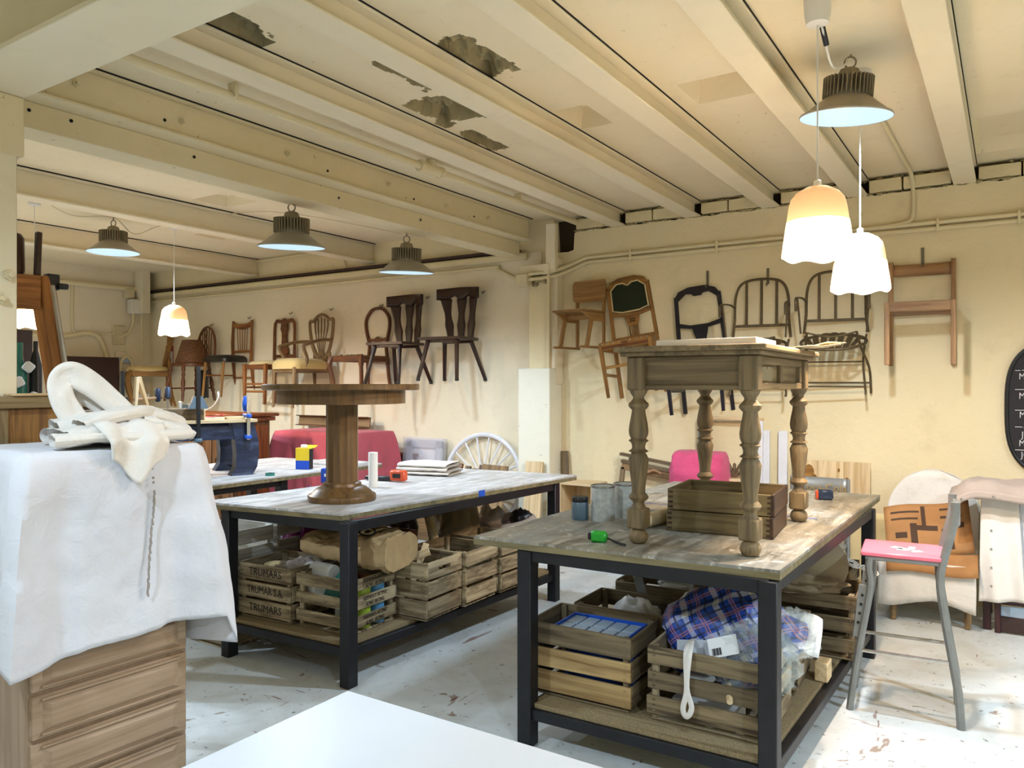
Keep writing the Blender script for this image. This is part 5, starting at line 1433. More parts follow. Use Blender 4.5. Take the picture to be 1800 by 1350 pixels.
# tall frame with orange post behind the column
t = thing('tall_frame', 'tall weathered orange-brown wooden frame leaning behind the left column', 'frame', (-4.0, 2.08, 0))
MB().beam((.16, .07, 0), (-.13, -.11, 2.14), .075, .09, up=(1, .6, 0)).build('orange_post', W['orange'], t)
MB().beam((.22, .09, 0), (-.085, -.085, 2.1), .02, .03, up=(1, .6, 0)).build('white_edge', W['crate_white'], t)
MB().beam((-.1, -.13, 2.06), (-.2, -.5, 2.06), .04, .17).build('cross_plank', W['orange'], t)
MB().box((-.11, -.07, 2.12), (.05, .06, .08)).box((-.08, -.03, 2.1), (.03, .05, .03), ch=.006).build('rusty_bracket', MT['black_iron'], t)
o = MB().lathe([(.07, 0), (.075, .02), (.072, .18), (.06, .2), (.001, .2)], n=20).build('leather_roll', W['dark'], None, loc=(-4.17, 1.83, 2.146)); tag(o, 'dark brown roll standing on the tall orange frame by the column', 'roll')
o = MB().beam((0, 0, 0), (-.005, .01, .22), .025, .03, up=(1, 0, 0)).build('dark_stick', W['dark'], None, loc=(-4.11, 1.94, 2.146)); tag(o, 'short dark stick standing behind the brown roll', 'stick')
t = thing('dark_cabinet', 'dark cabinet with green glass and white scraps, seen between the column and the orange post', 'cabinet', (-4.5, 1.99, 0))
MB().box((0.02, 0, .75), (.3, .3, 1.5)).build('body', MT['dark_panel'], t)
MB().box((-.1, 0, 1.7), (.04, .3, .4)).build('back_panel', MT['dark_panel'], t)
MB().lathe([(.035, 0), (.035, .16), (.014, .24), (.014, .32), (.001, .32)], (.08, .01, 1.5), 16).build('green_bottle', MT['teal'], t)
MB().lathe([(.03, 0), (.03, .2), (.012, .28), (.012, .33), (.001, .33)], (.1, .08, 1.5), 16).build('dark_bottle', MT['black_plastic'], t)
for y_, z_, a_ in ((-.02, 1.78, .5), (.06, 1.7, -.4), (.03, 1.86, .9)): MB().box((.13, y_, z_ - .17), (.03, .05, .05), Matrix.Rotation(a_, 3, 'X'), ch=.01).build('white_scrap', MT['paper'], t)
# ---------------- far bench: navy table being clamped ----------------
A = Vector((-4.82, 3.84, .91)); dr = Vector((-.353, -.935, 0)); sd = Vector((-.935, .353, 0))
t = thing('navy_table', 'navy blue console table with curved slab legs on the far bench, being glued', 'table', A)
def slab(o0):
    Pf = [(0, 0), (.035, .06), (.05, .16), (.045, .27), (.015, .38), (.015, .4), (-.15, .4), (-.15, .37), (-.13, .27), (-.12, .16), (-.125, .06), (-.16, 0)]
    # outline across the short side, thickness along the table
    m = Matrix(((-sd.x, dr.x, 0), (-sd.y, dr.y, 0), (0, 0, 1))).to_4x4()
    m = Matrix.Translation(o0) @ Matrix((( -dr.x, sd.x, 0, 0), (-dr.y, sd.y, 0, 0), (0, 0, 1, 0), (0, 0, 0, 1)))
    return MB().prism(Pf, .1, m)
for a in (0, 1.25):
    for s in (0, .42):
        slab(Vector((0, 0, 0)) + dr * (a + .02) + sd * (s + .06)).build('curved_leg', MT['navy'], t)
for s in (.03, .5):
    MB().beam(sd * s + Vector((0, 0, .325)) + dr * .1, sd * s + dr * 1.25 + Vector((0, 0, .325)), .03, .1).build('apron', MT['navy'], t)
MB().beam(sd * .03 + dr * .02 + Vector((0, 0, .325)), sd * .5 + dr * .02 + Vector((0, 0, .325)), .03, .1).build('end_apron', MT['navy'], t)
MB().beam(sd * .265 + Vector((0, 0, .412)) - dr * .01, sd * .265 + dr * 1.4 + Vector((0, 0, .412)), .56, .024).build('plywood_top', W['pine'], t)
def onT(a, s, z): return A + dr * a + sd * s + Vector((0, 0, z))
ang = math.atan2(dr.y, dr.x)
o = MB().beam((0, 0, 0), (1.0, 0, 0), .08, .085).build('square_beam', W['grey'], None, loc=onT(.36, .1, .467), rot=(0, 0, ang)); tag(o, 'long square grey beam lying on top of the navy table', 'beam')
MB().box((-.003, 0, 0), (.008, .081, .086), ch=.001).build('end_grain', W['pine'], o)
o = sitbox('packing_block', onT(.14, .06, .424), (.13, .07, .022), W['pine'], 'small pale packing block under the blue clamp on the navy table', 'block', (0, 0, ang))
def clamp(label, a, s, z0, z1, m, flat=False):
    t = thing('bar_clamp', label, 'clamp', onT(a, s, 0), ang, 'clamps on the navy table')
    MB().beam((0, 0, z0), (0, 0, z1), .01, .026, up=(1, 0, 0)).build('bar', MT['chrome'] if flat else MT['black_iron'], t)
    if flat: MB().box((0, -.035, .45), (.035, .13, .03), ch=.008).build('sliding_jaw', MT[m], t)
    else: MB().prism([(-.07, -.03), (.07, -.03), (.045, .02), (.03, .06), (-.03, .06)], .05, Matrix.Translation((.0, -.03, .54))).build('sliding_jaw', MT[m], t)
    MB().box((0, -.04, z0 + .02), (.05, .1, .03), ch=.008).build('fixed_jaw', MT[m], t)
    if flat: MB().lathe([(.012, 0), (.022, .01), (.026, .05), (.022, .1), (.012, .12)], (0, -.07, .48), 12).build('handle', MT[m], t)
    return t
clamp('tall black bar clamp gripping the grey beam, nearest to the white sheet', .92, -.02, .26, .78, 'black_plastic')
clamp('blue-black bar clamp with the longest bar, at the end of the grey beam', .42, -.02, .26, .82, 'jar_blue')
clamp('bright blue clamp at the curved right end of the navy table', .06, -.02, .27, .6, 'blue_plastic', True)
t = thing('web_clamp', 'red and white strap clamp lying curled behind the long bar clamp', 'strap', onT(.42, .26, .43))
MB().tube(smoothpath([(-.12, .05, .0), (0, .1, .012), (.12, .12, .01), (.2, .15, .03)], 6), .022, 6, flat=.2, up=(0, 0, 1)).build('red_strap', MT['strap'], t)
MB().tube(smoothpath([(.05, .05, .04), (.12, .12, .09), (.16, .14, .16), (.17, .13, .2)], 6), .018, 6, flat=.2).build('striped_tail', MT['white_cloth'], t)
MB().prism([(-.08, 0), (.08, 0), (.04, .1), (-.04, .1)], .06, Matrix.Translation((0, 0, .005))).build('corner_block', MT['jar_blue'], t)
t = thing('wooden_easel_clamp', 'small pale wooden hand screw clamp standing on the grey beam', 'clamp', onT(.78, .1, .51), ang + .4)
MB().beam((-.05, 0, 0), (.02, 0, .23), .025, .03, up=(0, 1, 0)).build('jaw', W['pine'], t)
MB().beam((.05, 0, 0), (.03, 0, .23), .025, .03, up=(0, 1, 0)).build('jaw', W['pine'], t)
MB().tube([(-.16, 0, .08), (.06, 0, .07)], .011, 8).build('screw', W['oak2'], t)
MB().lathe([(.012, 0), (.02, .01), (.02, .09), (.012, .1)], (-.13, .0, .05), 12).build('blue_handle', MT['navy'], t)
for i, (a, z_) in enumerate(((.6, .51), (.98, .51))):
    t = thing('screwdriver', ['blue-handled screwdriver standing right of the wooden hand screw', 'blue-handled screwdriver standing left of the wooden hand screw'][i], 'screwdriver', onT(a, .12, z_), 0, 'blue handled screwdrivers')
    MB().tube([(0, 0, 0), (0, 0, .07)], .006, 6).build('shaft', MT['chrome'], t); MB().lathe([(.01, .07), (.02, .08), (.02, .15), (.012, .16), (.001, .16)], n=12).build('handle', MT['navy'], t)
for i, (a, s) in enumerate(((.52, .1), (1.02, .08))):
    o = MB().lathe([(.014, 0), (.014, .05), (.001, .052)], (0, 0, 0), 12).build('plastic_cap', MT['white_plastic'], None, loc=onT(a, s, .511)); tag(o, ['small white cap on the grey beam, right one', 'small white cap on the grey beam, left one'][i], 'cap')
# things lying on the far bench
t = thing('small_dish', 'small black dish holding screws on the far bench', 'dish', (-5.3, 3.98, .91))
MB().lathe([(.001, 0), (.05, 0), (.085, .04), (.09, .045), (.06, .012), (.001, .01)], n=20).build('bowl', MT['black_plastic'], t)
for k in range(7): MB().beam((rnd.uniform(-.04, .04), rnd.uniform(-.04, .04), .03), (rnd.uniform(-.05, .05), rnd.uniform(-.05, .05), .06), .008, .008).build('screw', MT['chrome'], t)
t = thing('glue_carton', 'yellow and blue cardboard carton with an open flap on the far bench', 'carton', (-4.80, 4.3, .91), R(20))
MB().box((0, 0, .036), (.12, .06, .072), ch=.001).build('blue_base', MT['blue_card'], t); MB().box((0, 0, .122), (.12, .06, .1), ch=.001).build('yellow_body', MT['yellow_card'], t)
MB().box((.062, .0, .085), (.004, .056, .16), ch=0).build('black_label', MT['ink'], t)
MB().box((.03, .05, .18), (.1, .06, .004), Matrix.Rotation(.3, 3, 'X'), ch=0).build('open_flap', MT['yellow_card'], t)
MB().box((.0, .0, .185), (.05, .03, .03), ch=.01).build('white_bag', MT['paper'], t)
o = MB().lathe([(.02, 0), (.035, 0), (.035, .018), (.02, .018)], n=18, caps=False).build('tape_roll', MT['teal'], None, loc=(-4.68, 3.86, .911)); tag(o, 'small teal tape roll on the edge of the far bench', 'tape')
sitbox('thin_board', (-4.9, 4.75, .91), (.5, .3, .02), MT['top_left'], 'thin pale board lying at the far right corner of the far bench', 'board')
# carved cabinet beyond
t = thing('carved_cabinet', 'carved brown wooden cabinet with moulded red-brown top, behind the navy table', 'cabinet', (-6.85, 4.98, 0))
MB().box((0, .02, .62), (1.06, .42, 1.22)).build('carcass', W['carved'], t)
MB().box((0, .02, 1.25), (1.14, .5, .04)).build('cornice', W['carved_red'], t); MB().box((0, .02, 1.29), (1.2, .55, .03), ch=.01).build('cabinet_top', W['carved_red'], t)
for i in range(3):
    x = -.34 + .34 * i
    for z, h_ in ((.9, .5), (.36, .46)):
        d_ = MB(); d_.box((x, -.2, z), (.27, .02, h_), ch=.004)
        o = d_.build('carved_panel', W['carved'], t)
        b = MB()
        b.tube(arc((x, -.213, z + .03), .06, 20, 160, 10), .012, 6); b.tube(arc((x, -.213, z + .15), .05, 200, 340, 10), .012, 6)
        b.tube([(x, -.213, z - .15), (x, -.213, z + .15)], .012, 6); b.tube(arc((x - .05, -.213, z - .06), .035, 0, 360, 14)[:-1], .008, 6, closed=True); b.tube(arc((x + .05, -.213, z - .06), .035, 0, 360, 14)[:-1], .008, 6, closed=True)
        b.build('relief', W['carved'], o)
    MB().box((x + .17, -.2, .64), (.05, .03, 1.1)).build('stile', W['carved'], t)
MB().box((.535, .02, .64), (.012, .36, 1.1)).build('side_panel', W['carved_red'], t)
# ---------------- on the left bench ----------------
o = MB().lathe([(.012, 0), (.03, 0), (.031, .003), (.031, .23), (.03, .233), (.012, .233)], n=24).build('foam_roll', MT['foam'], None, loc=(-3.575, 3.8, .91)); tag(o, 'upright white foam roll standing behind the round table column', 'roll')
t = thing('blue_carton', 'blue and yellow carton on the bench left of the round table column', 'carton', (-4.0, 3.81, .91), R(30))
MB().box((0, 0, .05), (.1, .06, .1), ch=.002).build('body', MT['blue_card'], t); MB().box((.052, 0, .05), (.004, .05, .07), ch=0).build('yellow_end', MT['yellow_card'], t); MB().box((0, -.032, .055), (.05, .004, .02), ch=0).build('white_label', MT['paper'], t)
t = thing('hand_tool', 'orange-red and black hand tool lying beside the white foam roll', 'tool', (-3.66, 4.1, .91), R(10))
MB().box((.04, 0, .045), (.12, .06, .075), ch=.01).build('orange_body', MT['orange_plastic'], t); MB().box((.04, -.032, .045), (.06, .004, .03), ch=0).build('dark_grip', MT['black_plastic'], t); MB().box((-.12, 0, .02), (.22, .05, .03), ch=.008).build('black_handle', MT['black_plastic'], t)
t = thing('folded_cloth', 'thick folded pale cloth lying on the left bench behind the tool', 'cloth', (-3.75, 4.6, .91), R(14))
for i, (w_, z) in enumerate(((.44, .018), (.42, .05), (.4, .078))):
    MB().grid(lambda u, v, w_=w_, z=z: ((u - .5) * w_ + .01 * math.sin(5 * v), (lambda a: (math.copysign(abs(math.cos(a)) ** .4, math.cos(a)) * .15))(2 * PI * v), z + .016 * math.sin(2 * PI * v) + .006 * noise.noise((u * 5, v * 4, i))), 20, 20).build('layer', MT['white_cloth'], t, smooth=80)
o = MB().box((0, 0, 0), (.002, .06, .04), ch=0).build('blue_tape', MT['blue_plastic'], None, loc=(-2.869, 4.06, .893), rot=(0, 0, R(-5.8))); tag(o, 'bit of blue tape stuck on the edge of the left bench', 'tape')

# ---------------- along the back wall, left ----------------
t = thing('covered_table', 'low table hidden under the rose-red cloth against the left wall', 'table', (-6.1, 5.88, 0))
MB().box((0, 0, 1.08), (1.1, .6, .03)).build('tabletop', W['mahog'], t)
for sx in (-.5, .5):
    for sy in (-.26, .26): MB().box((sx, sy, .532), (.05, .05, 1.064)).build('leg', W['mahog'], t)
c = drape('red_cloth', MT['red_cloth'], None, 0, 0, .555, .305, 0, lambda k, i: .95, .2, seed=11, rip=.03, nu=140, nv=30)
c.location = (-6.1, 5.88, 1.097); tag(c, 'rose-red cloth hanging in folds over the low table by the left wall', 'cloth')
t = thing('wooden_tray', 'shallow brown wooden tray standing on edge on the red cloth', 'tray', (-6.55, 6.3, 1.108), rot=(R(-8), 0, 0))
MB().box((0, 0, .06), (1.15, .02, .12)).build('board', W['oak'], t); MB().box((0, -.03, .005), (1.15, .06, .01)).box((0, -.03, .115), (1.15, .06, .01)).build('rim', W['mahog'], t)
t = thing('headboard', 'dark brown low bed headboard leaning on the wall left of the wrapped frame', 'headboard', (-5.75, 6.36, 0), rot=(R(-3), 0, 0))
MB().box((0, 0, .6), (.75, .03, .46)).build('panel', W['dark'], t); MB().box((0, 0, .835), (.8, .05, .03)).build('top_rail', W['mahog'], t)
for s in (-.36, .36): MB().box((s, 0, .4), (.05, .04, .8)).build('post', W['dark'], t)
t = thing('wrapped_frame', 'grey picture frame wrapped in bubble wrap leaning on the wall', 'frame', (-5.27, 6.33, .32), rot=(R(-6), 0, 0))
b = MB()
for q in (((-.2, 0, .34), (.09, .04, .68)), ((.2, 0, .34), (.09, .04, .68)), ((0, 0, .64), (.49, .04, .09)), ((0, 0, .04), (.49, .04, .09))): b.box(*q, ch=.012)
b.build('frame', MT['grey_plaster'], t); MB().box((0, .012, .34), (.4, .01, .6)).build('canvas_back', MT['paper'], t)
MB().grid(lambda u, v: (.29 * math.cos(2 * PI * u) * (1.0 + .0 * v) * (abs(math.cos(2 * PI * u)) ** -.5 if abs(math.cos(2 * PI * u)) > .02 else 0) * .98, .045 * math.copysign(abs(math.sin(2 * PI * u)) ** .5, math.sin(2 * PI * u)) + .006 * noise.noise((u * 30, v * 12, 0)), -.01 + .72 * v), 60, 20).build('bubble_wrap', MT['bubble'], t)
sitbox('packing_case', (-5.27, 6.25, 0), (.6, .3, .31), W['oak'], 'low wooden case under the wrapped frame', 'case')
o = MB().box((0, 0, .19), (.15, .02, .38), None, .002).build('pine_offcut', W['pine'], None, loc=(-5.22, 6.21, .325), rot=(R(-10), R(3), 0)); tag(o, 'knotty pine offcut leaning on the wrapped frame', 'board')
t = thing('cart_wheel', 'white painted spoked wheel leaning against the wall left of the pillar', 'wheel', (-4.49, 6.31, .14), rot=(R(-6), 0, 0))
MB().tube(arc((0, 0, .485), .465, 0, 360, 56)[:-1], .024, 8, closed=True).build('rim', MT['white_paint'], t)
MB().tube([(0, -.05, .485), (0, .05, .485)], .05, 16).build('hub', MT['white_paint'], t)
for k in range(18):
    a = 2 * PI * k / 18 + .05
    MB().tube([(.04 * math.cos(a), 0, .485 + .04 * math.sin(a)), (.455 * math.cos(a), 0, .485 + .455 * math.sin(a))], .009, 6).build('spoke', MT['white_paint'], t)
sitbox('low_block', (-4.465, 6.2, 0), (.5, .35, .135), W['raw'], 'rough timber block under the white wheel', 'block')
o = MB().beam((0, 0, 0), (.0, .1, .87), .19, .025, up=(0, 1, 0)).build('pine_plank', W['pine'], None, loc=(-3.77, 6.1, 0)); tag(o, 'pale pine plank leaning on the white plinth', 'plank')
o = MB().beam((0, 0, 0), (-.06, .06, .96), .075, .02, up=(0, 1, 0)).build('grey_plank', W['grey'], None, loc=(-3.52, 6.38, 0)); tag(o, 'narrow weathered plank leaning in the corner right of the plinth', 'plank')
t = thing('birch_carcass', 'pale birch box carcass standing on end right of the pillar', 'carcass', (-3.23, 6.15, 0))
for q in (((-.16, 0, .36), (.02, .3, .72)), ((.16, 0, .36), (.02, .3, .72)), ((0, 0, .71), (.3, .3, .02)), ((0, .14, .35), (.3, .012, .68)), ((0, 0, .01), (.3, .3, .02))):
    MB().box(*q).build('panel', W['pine'], t)
t = thing('flat_parcels', 'flat white and brown parcels lying on the floor by the back wall', 'parcels', (-2.55, 5.95, 0))
MB().box((-.3, .05, .015), (.6, .25, .03)).build('white_parcel', MT['paper'], t); MB().box((.2, .0, .01), (.3, .22, .02)).build('brown_card', MT['cardboard'], t)

# ---------------- on the right bench ----------------
can((-1.735, 3.52, .91), .06, .175, 'tin', 'large pale printed paint tin, front one beside the turned leg', group='paint containers on the right bench')
can((-1.675, 3.66, .91), .06, .175, 'tin', 'large pale paint tin half hidden behind the front tin', group='paint containers on the right bench')
t = thing('paint_jar', 'grey-blue paint jar with black lid, left of the tins', 'jar', (-1.845, 3.48, .91), 0, 'paint containers on the right bench')
MB().lathe([(.04, 0), (.043, .005), (.043, .088), (.04, .092)], n=24).build('jar', MT['jar_blue'], t); MB().lathe([(.042, .09), (.043, .093), (.043, .112), (.04, .116), (.001, .116)], n=24).build('lid', MT['black_plastic'], t)
t = thing('tape_measure', 'bright green tape measure with a black wrist strap near the bench edge', 'tape measure', (-1.51, 3.02, .91), R(8))
MB().box((0, 0, .024), (.075, .045, .048), ch=.014).build('case', MT['green_plastic'], t)
MB().box((-.034, -.01, .026), (.018, .03, .03), ch=.006).build('black_button', MT['black_plastic'], t)
MB().tube(smoothpath([(.036, 0, .02), (.065, .0, .012), (.1, -.01, .006), (.13, -.03, .006), (.12, -.035, .006), (.08, -.015, .008), (.04, .005, .02)], 5), .0035, 6).build('wrist_strap', MT['black_plastic'], t)
t = thing('paper_roll', 'short roll of brown paper lying behind the turned leg', 'roll', (-1.46, 3.5, .945), R(-8))
MB().lathe([(.033, -.17), (.034, -.168), (.034, .168), (.033, .17), (.012, .17), (.012, -.17)], (0, 0, 0), 20, Matrix.Rotation(R(90), 4, 'X')).build('roll', MT['beige_paper'], t)
for i, z in enumerate((.0, .1)):
    t = thing('drawer_box', ['lower of two stacked dovetailed drawers under the turned-leg table', 'upper of two stacked dovetailed drawers under the turned-leg table'][i], 'drawer', (-1.143 + .004 * i, 3.66 + .004 * i, .91 + z), R(5.5), 'stacked loose drawers')
    w_, d_ = .47, .4
    MB().box((0, -d_ / 2, .049), (w_, .014, .096), ch=.002).build('side', W['drawer'], t); MB().box((0, d_ / 2, .049), (w_, .014, .096), ch=.002).build('side', W['drawer'], t)
    MB().box((w_ / 2, 0, .049), (.018, d_ + .016, .097), ch=.003).build('front', W['drawer_dark'], t); MB().box((-w_ / 2, 0, .049), (.014, d_ - .01, .096), ch=.002).build('back', W['drawer'], t)
    MB().box((0, 0, .01), (w_ - .02, d_ - .02, .006), ch=0).build('drawer_bottom', W['honey'], t)
    b = MB()
    for k in range(4):
        for ex in (-1, 1): b.prism([(-.01, -.004), (.01, -.007), (.01, .007), (-.01, .004)], .001, Matrix.Translation((ex * (w_ / 2 - .012), -d_ / 2 - .0074, .015 + .023 * k)))
    b.build('dovetails', W['drawer_dark'], t)
t = thing('tape_measure', 'dark blue and orange tape measure behind the rear turned leg', 'tape measure', (-.93, 4.86, .91), R(20))
MB().box((0, 0, .03), (.09, .05, .06), ch=.014).build('case', MT['navy'], t); MB().box((-.045, 0, .03), (.015, .045, .05), ch=.005).build('orange_end', MT['orange_plastic'], t)
o = MB().beam((-1.80, 4.16, .9103), (-.83, 4.14, .9103), .012, .0006, ch=0).build('blue_tape', MT['blue_card'], None); tag(o, 'long strip of blue tape stuck across the top of the right bench', 'tape')
# papers on the turned-leg table, top at z = 1.76
t = thing('white_board', 'thick white foam board lying on top of the turned-leg table', 'board', (-1.07, 3.28, 1.7605), R(2))
MB().box((.0, .0, .014), (.42, .36, .026), Matrix.Rotation(R(-.5), 3, 'Y'), ch=.002).build('sheet', MT['paper'], t)
t = thing('brown_paper', 'beige folded paper sticking up behind the white foam board', 'paper', (-1.2, 3.62, 1.761), R(10))
MB().grid(lambda u, v: ((u - .5) * .22, (v - .5) * .2, .004 + .05 * (1 - abs(2 * u - 1)) * v), 8, 6).build('sheet', MT['beige_paper'], t, solid=.002)
t = thing('folded_papers', 'cream folded papers jutting over the right edge of the turned-leg table', 'papers', (-.86, 3.72, 1.762), R(-8))
for i, (x, y, a) in enumerate(((0, 0, 0), (.06, .12, .3), (.03, .22, -.25))):
    MB().grid(lambda u, v, x=x, y=y, a=a, i=i: (x + (u - .5) * .24 * math.cos(a) - (v - .5) * .15 * math.sin(a), y + (u - .5) * .24 * math.sin(a) + (v - .5) * .15 * math.cos(a), .004 + .006 * i + .02 * max(0, u - .55) * (1 + .6 * i)), 8, 5).build('sheet', MT['beige_paper'], t, solid=.002)

# ---------------- behind the right bench ----------------
t = thing('carved_lintel', 'weathered carved wooden lintel leaning against the wall behind the tins', 'lintel', (-2.62, 6.36, .72), R(0), rot=(0, R(8), 0))
MB().box((0, 0, .14), (.7, .05, .03)).box((0, 0, .2), (.74, .06, .025)).build('moulding', W['grey'], t); MB().box((0, 0, .1), (.68, .03, .07)).build('board', W['oak'], t)
MB().tube(smoothpath([(-.2, -.02, .1), (-.14, -.03, .12), (-.08, -.02, .09), (-.02, -.03, .12), (.05, -.02, .1)], 5), .014, 6).build('carved_leaf', W['oak2'], t)
for s in (-.33, .32): MB().beam((s, 0, .09), (s + .02, 0, -.7), .04, .03, up=(0, 1, 0)).build('prop', W['grey'], t)
t = thing('covered_chair', 'chair behind the right bench wrapped in bright pink cloth', 'chair', (-2.12, 5.98, 0))
MB().box((0, .12, .7), (.36, .04, .6)).box((0, -.05, .45), (.42, .4, .05)).build('chair_frame', W['mahog'], t)
for sx in (-.18, .18):
    for sy in (-.22, .12): MB().box((sx, sy, .215), (.04, .04, .43)).build('leg', W['mahog'], t)
def pk(u, v):
    a = 2 * PI * u
    k = v
    w_ = (.2 + .05 * (1 - k)); dd = .11 + .2 * (1 - k) ** .7
    z = .5 + .54 * math.sin(min(1, k * 1.02) * PI / 2) if k < .9 else 1.03 + .02 * (1 - ((k - .9) / .1) ** 2)
    s_ = 1 if k < .9 else math.sqrt(max(0, 1 - ((k - .9) / .1) ** 2))
    x = w_ * math.copysign(abs(math.cos(a)) ** .6, math.cos(a)) * s_; y = .1 + dd * math.copysign(abs(math.sin(a)) ** .7, math.sin(a)) * s_
    n_ = (noise.fractal(Vector((x * 7, y * 7, z * 4)), 1, 2, 4) + 1.2 * (.3 - abs(noise.noise((x * 6 + 2 * z, y * 6, z * 9))))) * .04
    return (x * (1 + n_), y - n_ * 1.3, z + n_ * .3)
MB().grid(pk, 48, 26).build('pink_cloth', MT['pink_cloth'], t, smooth=80)
def doorframe(label, x, w_, h_, m, y=6.36, top=True, tone=None):
    t = thing('door_casing', label, 'frame', (x, y, 0), rot=(R(-1.5), 0, 0), group='frames leaning behind the right bench')
    for s in (-1, 1): MB().box((s * w_ / 2, 0, h_ / 2), (.07, .04, h_), ch=.006).build('stile', MT[m] if s > 0 or not tone else MT[tone], t)
    if top: MB().box((0, 0, h_ + .012), (w_ + .07, .045, .025)).build('head', W['pine'], t)
    return t
doorframe('tall grey-blue and white door casing leaning on the wall', -1.97, .47, 1.3, 'white_paint', tone='jar_blue')
doorframe('narrow white door casing leaning right of the tall one', -1.62, .14, 1.22, 'white_paint', 6.4, False)
t = thing('carved_acanthus', 'grey carved acanthus ornament on a pale box behind the drawers', 'ornament', (-1.87, 6.18, .845))
for k in range(7):
    a = R(-75 + 25 * k); L = .1 if k % 2 else .12
    MB().tube(smoothpath([(0, 0, .01), (L * .5 * math.sin(a), -.012, .01 + L * .55 * math.cos(a)), (L * math.sin(a) * 1.1, 0, .01 + L * math.cos(a)), (L * math.sin(a) * 1.25, -.02, L * math.cos(a) * .9)], 4), [.016] * 4 + [.02] * 4 + [.014] * 4 + [.006], 7, flat=.6).build('leaf', W['grey'], t)
sitbox('pale_box', (-1.87, 6.2, 0), (.2, .2, .84), MT['beige_paper'], 'tall pale box behind the drawers under the carved ornament', 'box')
t = thing('branded_panel', 'pine panel with dark knot marks leaning on the wall by the rear turned leg', 'panel', (-1.18, 6.36, 0), rot=(R(-2), 0, 0))
for i in range(3): MB().box((-.19 + .19 * i, 0, .5), (.188, .02, .995), ch=.002).build('board', W['pine'], t)
for x, z, r_ in ((-.16, .9, .05), (-.12, .85, .03), (.12, .85, .022), (.06, .93, .012)):
    MB().prism([(r_ * .8 * math.cos(k * PI / 7), r_ * 1.3 * math.sin(k * PI / 7)) for k in range(14)], .001, Matrix.Translation((x, -.0108, z))).build('knot', W['honey'], t)
t = thing('metal_chair', 'grey metal folding chair with gold lettering on its back, behind the right bench', 'chair', (-1.15, 5.82, 0))
MB().grid(lambda u, v: (-.19 + .38 * u, .02 * math.sin(PI * u), .78 + .15 * v), 10, 2).build('backrest', MT['grey_steel'], t, solid=.012)
for s in (-1, 1):
    MB().tube([(s * .19, .0, .93), (s * .19, .0, .45), (s * .2, -.1, 0)], .014, 8).build('frame_tube', MT['grey_steel'], t)
    MB().tube([(s * .17, .02, .5), (s * .18, .3, 0)], .012, 8).build('rear_tube', MT['grey_steel'], t)
MB().box((0, -.12, .46), (.38, .36, .02), ch=.006).build('seat', MT['grey_steel'], t)
text_mesh('Coca-Cola', .075, plain('gold_letters', 'A8864A', .4), t, (.02, -.011, .86), (R(90), 0, 0))
o = MB().grid(lambda u, v: (-.27 + .56 * u, .04 * math.sin(9 * u) * (1 - v) + .02 * noise.noise((u * 6, v * 3, 2)), .05 + .6 * v), 30, 12).build('hanging_sheet', MT['ivory_uph'], None, solid=.006, loc=(-1.0, 6.2, 0)); tag(o, 'cream sheet hanging behind the bench legs next to the metal chair', 'cloth')

# ---------------- right: bar stool ----------------
t = thing('bar_stool', 'grey tubular bar stool with a worn pink seat', 'stool', (-.44, 4.25, 0), R(5)); m = MT['grey_steel']
MB().box((-.01, 0, .775), (.36, .34, .022), ch=.009).build('seat', MT['pink_seat'], t)
b = MB()
for i, (x, y, w_, h_) in enumerate(((.0, -.03, .07, .05), (.05, -.05, .05, .04), (-.03, 0, .04, .06), (.03, .02, .06, .03))): b.box((x, y, .7865), (w_, h_, .0012), Matrix.Rotation(i * .5, 3, 'Z'), ch=0)
b.build('worn_patch', MT['paper'], t)
for s in (-1, 1):
    y = s * .155
    MB().tube(smoothpath([(-.15, y, .755), (-.155, y, .7), (-.15, y, .6), (-.2, y, .3), (-.24, y, 0)], 6), .017, 9).build('front_leg', m, t)
    MB().tube(smoothpath([(.21, y, 1.05), (.205, y, .95), (.17, y, .8), (.15, y, .68), (.17, y, .5), (.21, y, .25), (.225, y, .15), (.235, y, 0)], 6), .019, 9).build('rear_leg', m, t)
    b = MB(); b.beam((-.175, y - s * .0, .62), (-.205, y, .36), .012, .045, up=(1, 0, 0)); b.build('side_plate', m, t)
    b = MB()
    for k in range(4): b.lathe([(.007, 0), (.007, .003)], (-.182 - .006 * k, y - .0075, .57 - .045 * k), 8, Matrix.Rotation(R(90), 4, 'X'))
    b.build('plate_holes', MT['ink'], t)
    MB().beam((-.17, y, .755), (.16, y, .755), .02, .02).build('seat_rail', m, t)
    MB().tube([(-.2, y, .30), (.205, y, .30)], .009, 8).build('side_rung', MT['chrome'], t)
MB().beam((-.155, -.155, .755), (-.155, .155, .755), .02, .02).beam((.155, -.155, .755), (.155, .155, .755), .02, .02).build('seat_frame', m, t)
MB().tube([(-.215, -.155, .22), (-.215, .155, .22)], .009, 8).tube([(.195, -.155, .38), (.195, .155, .38)], .009, 8).build('cross_rung', MT['chrome'], t)
MB().grid(lambda u, v: (.212 + .02 * math.sin(PI * u), -.155 + .31 * u, .93 + .1 * v), 8, 2).build('backrest', m, t, solid=.012)

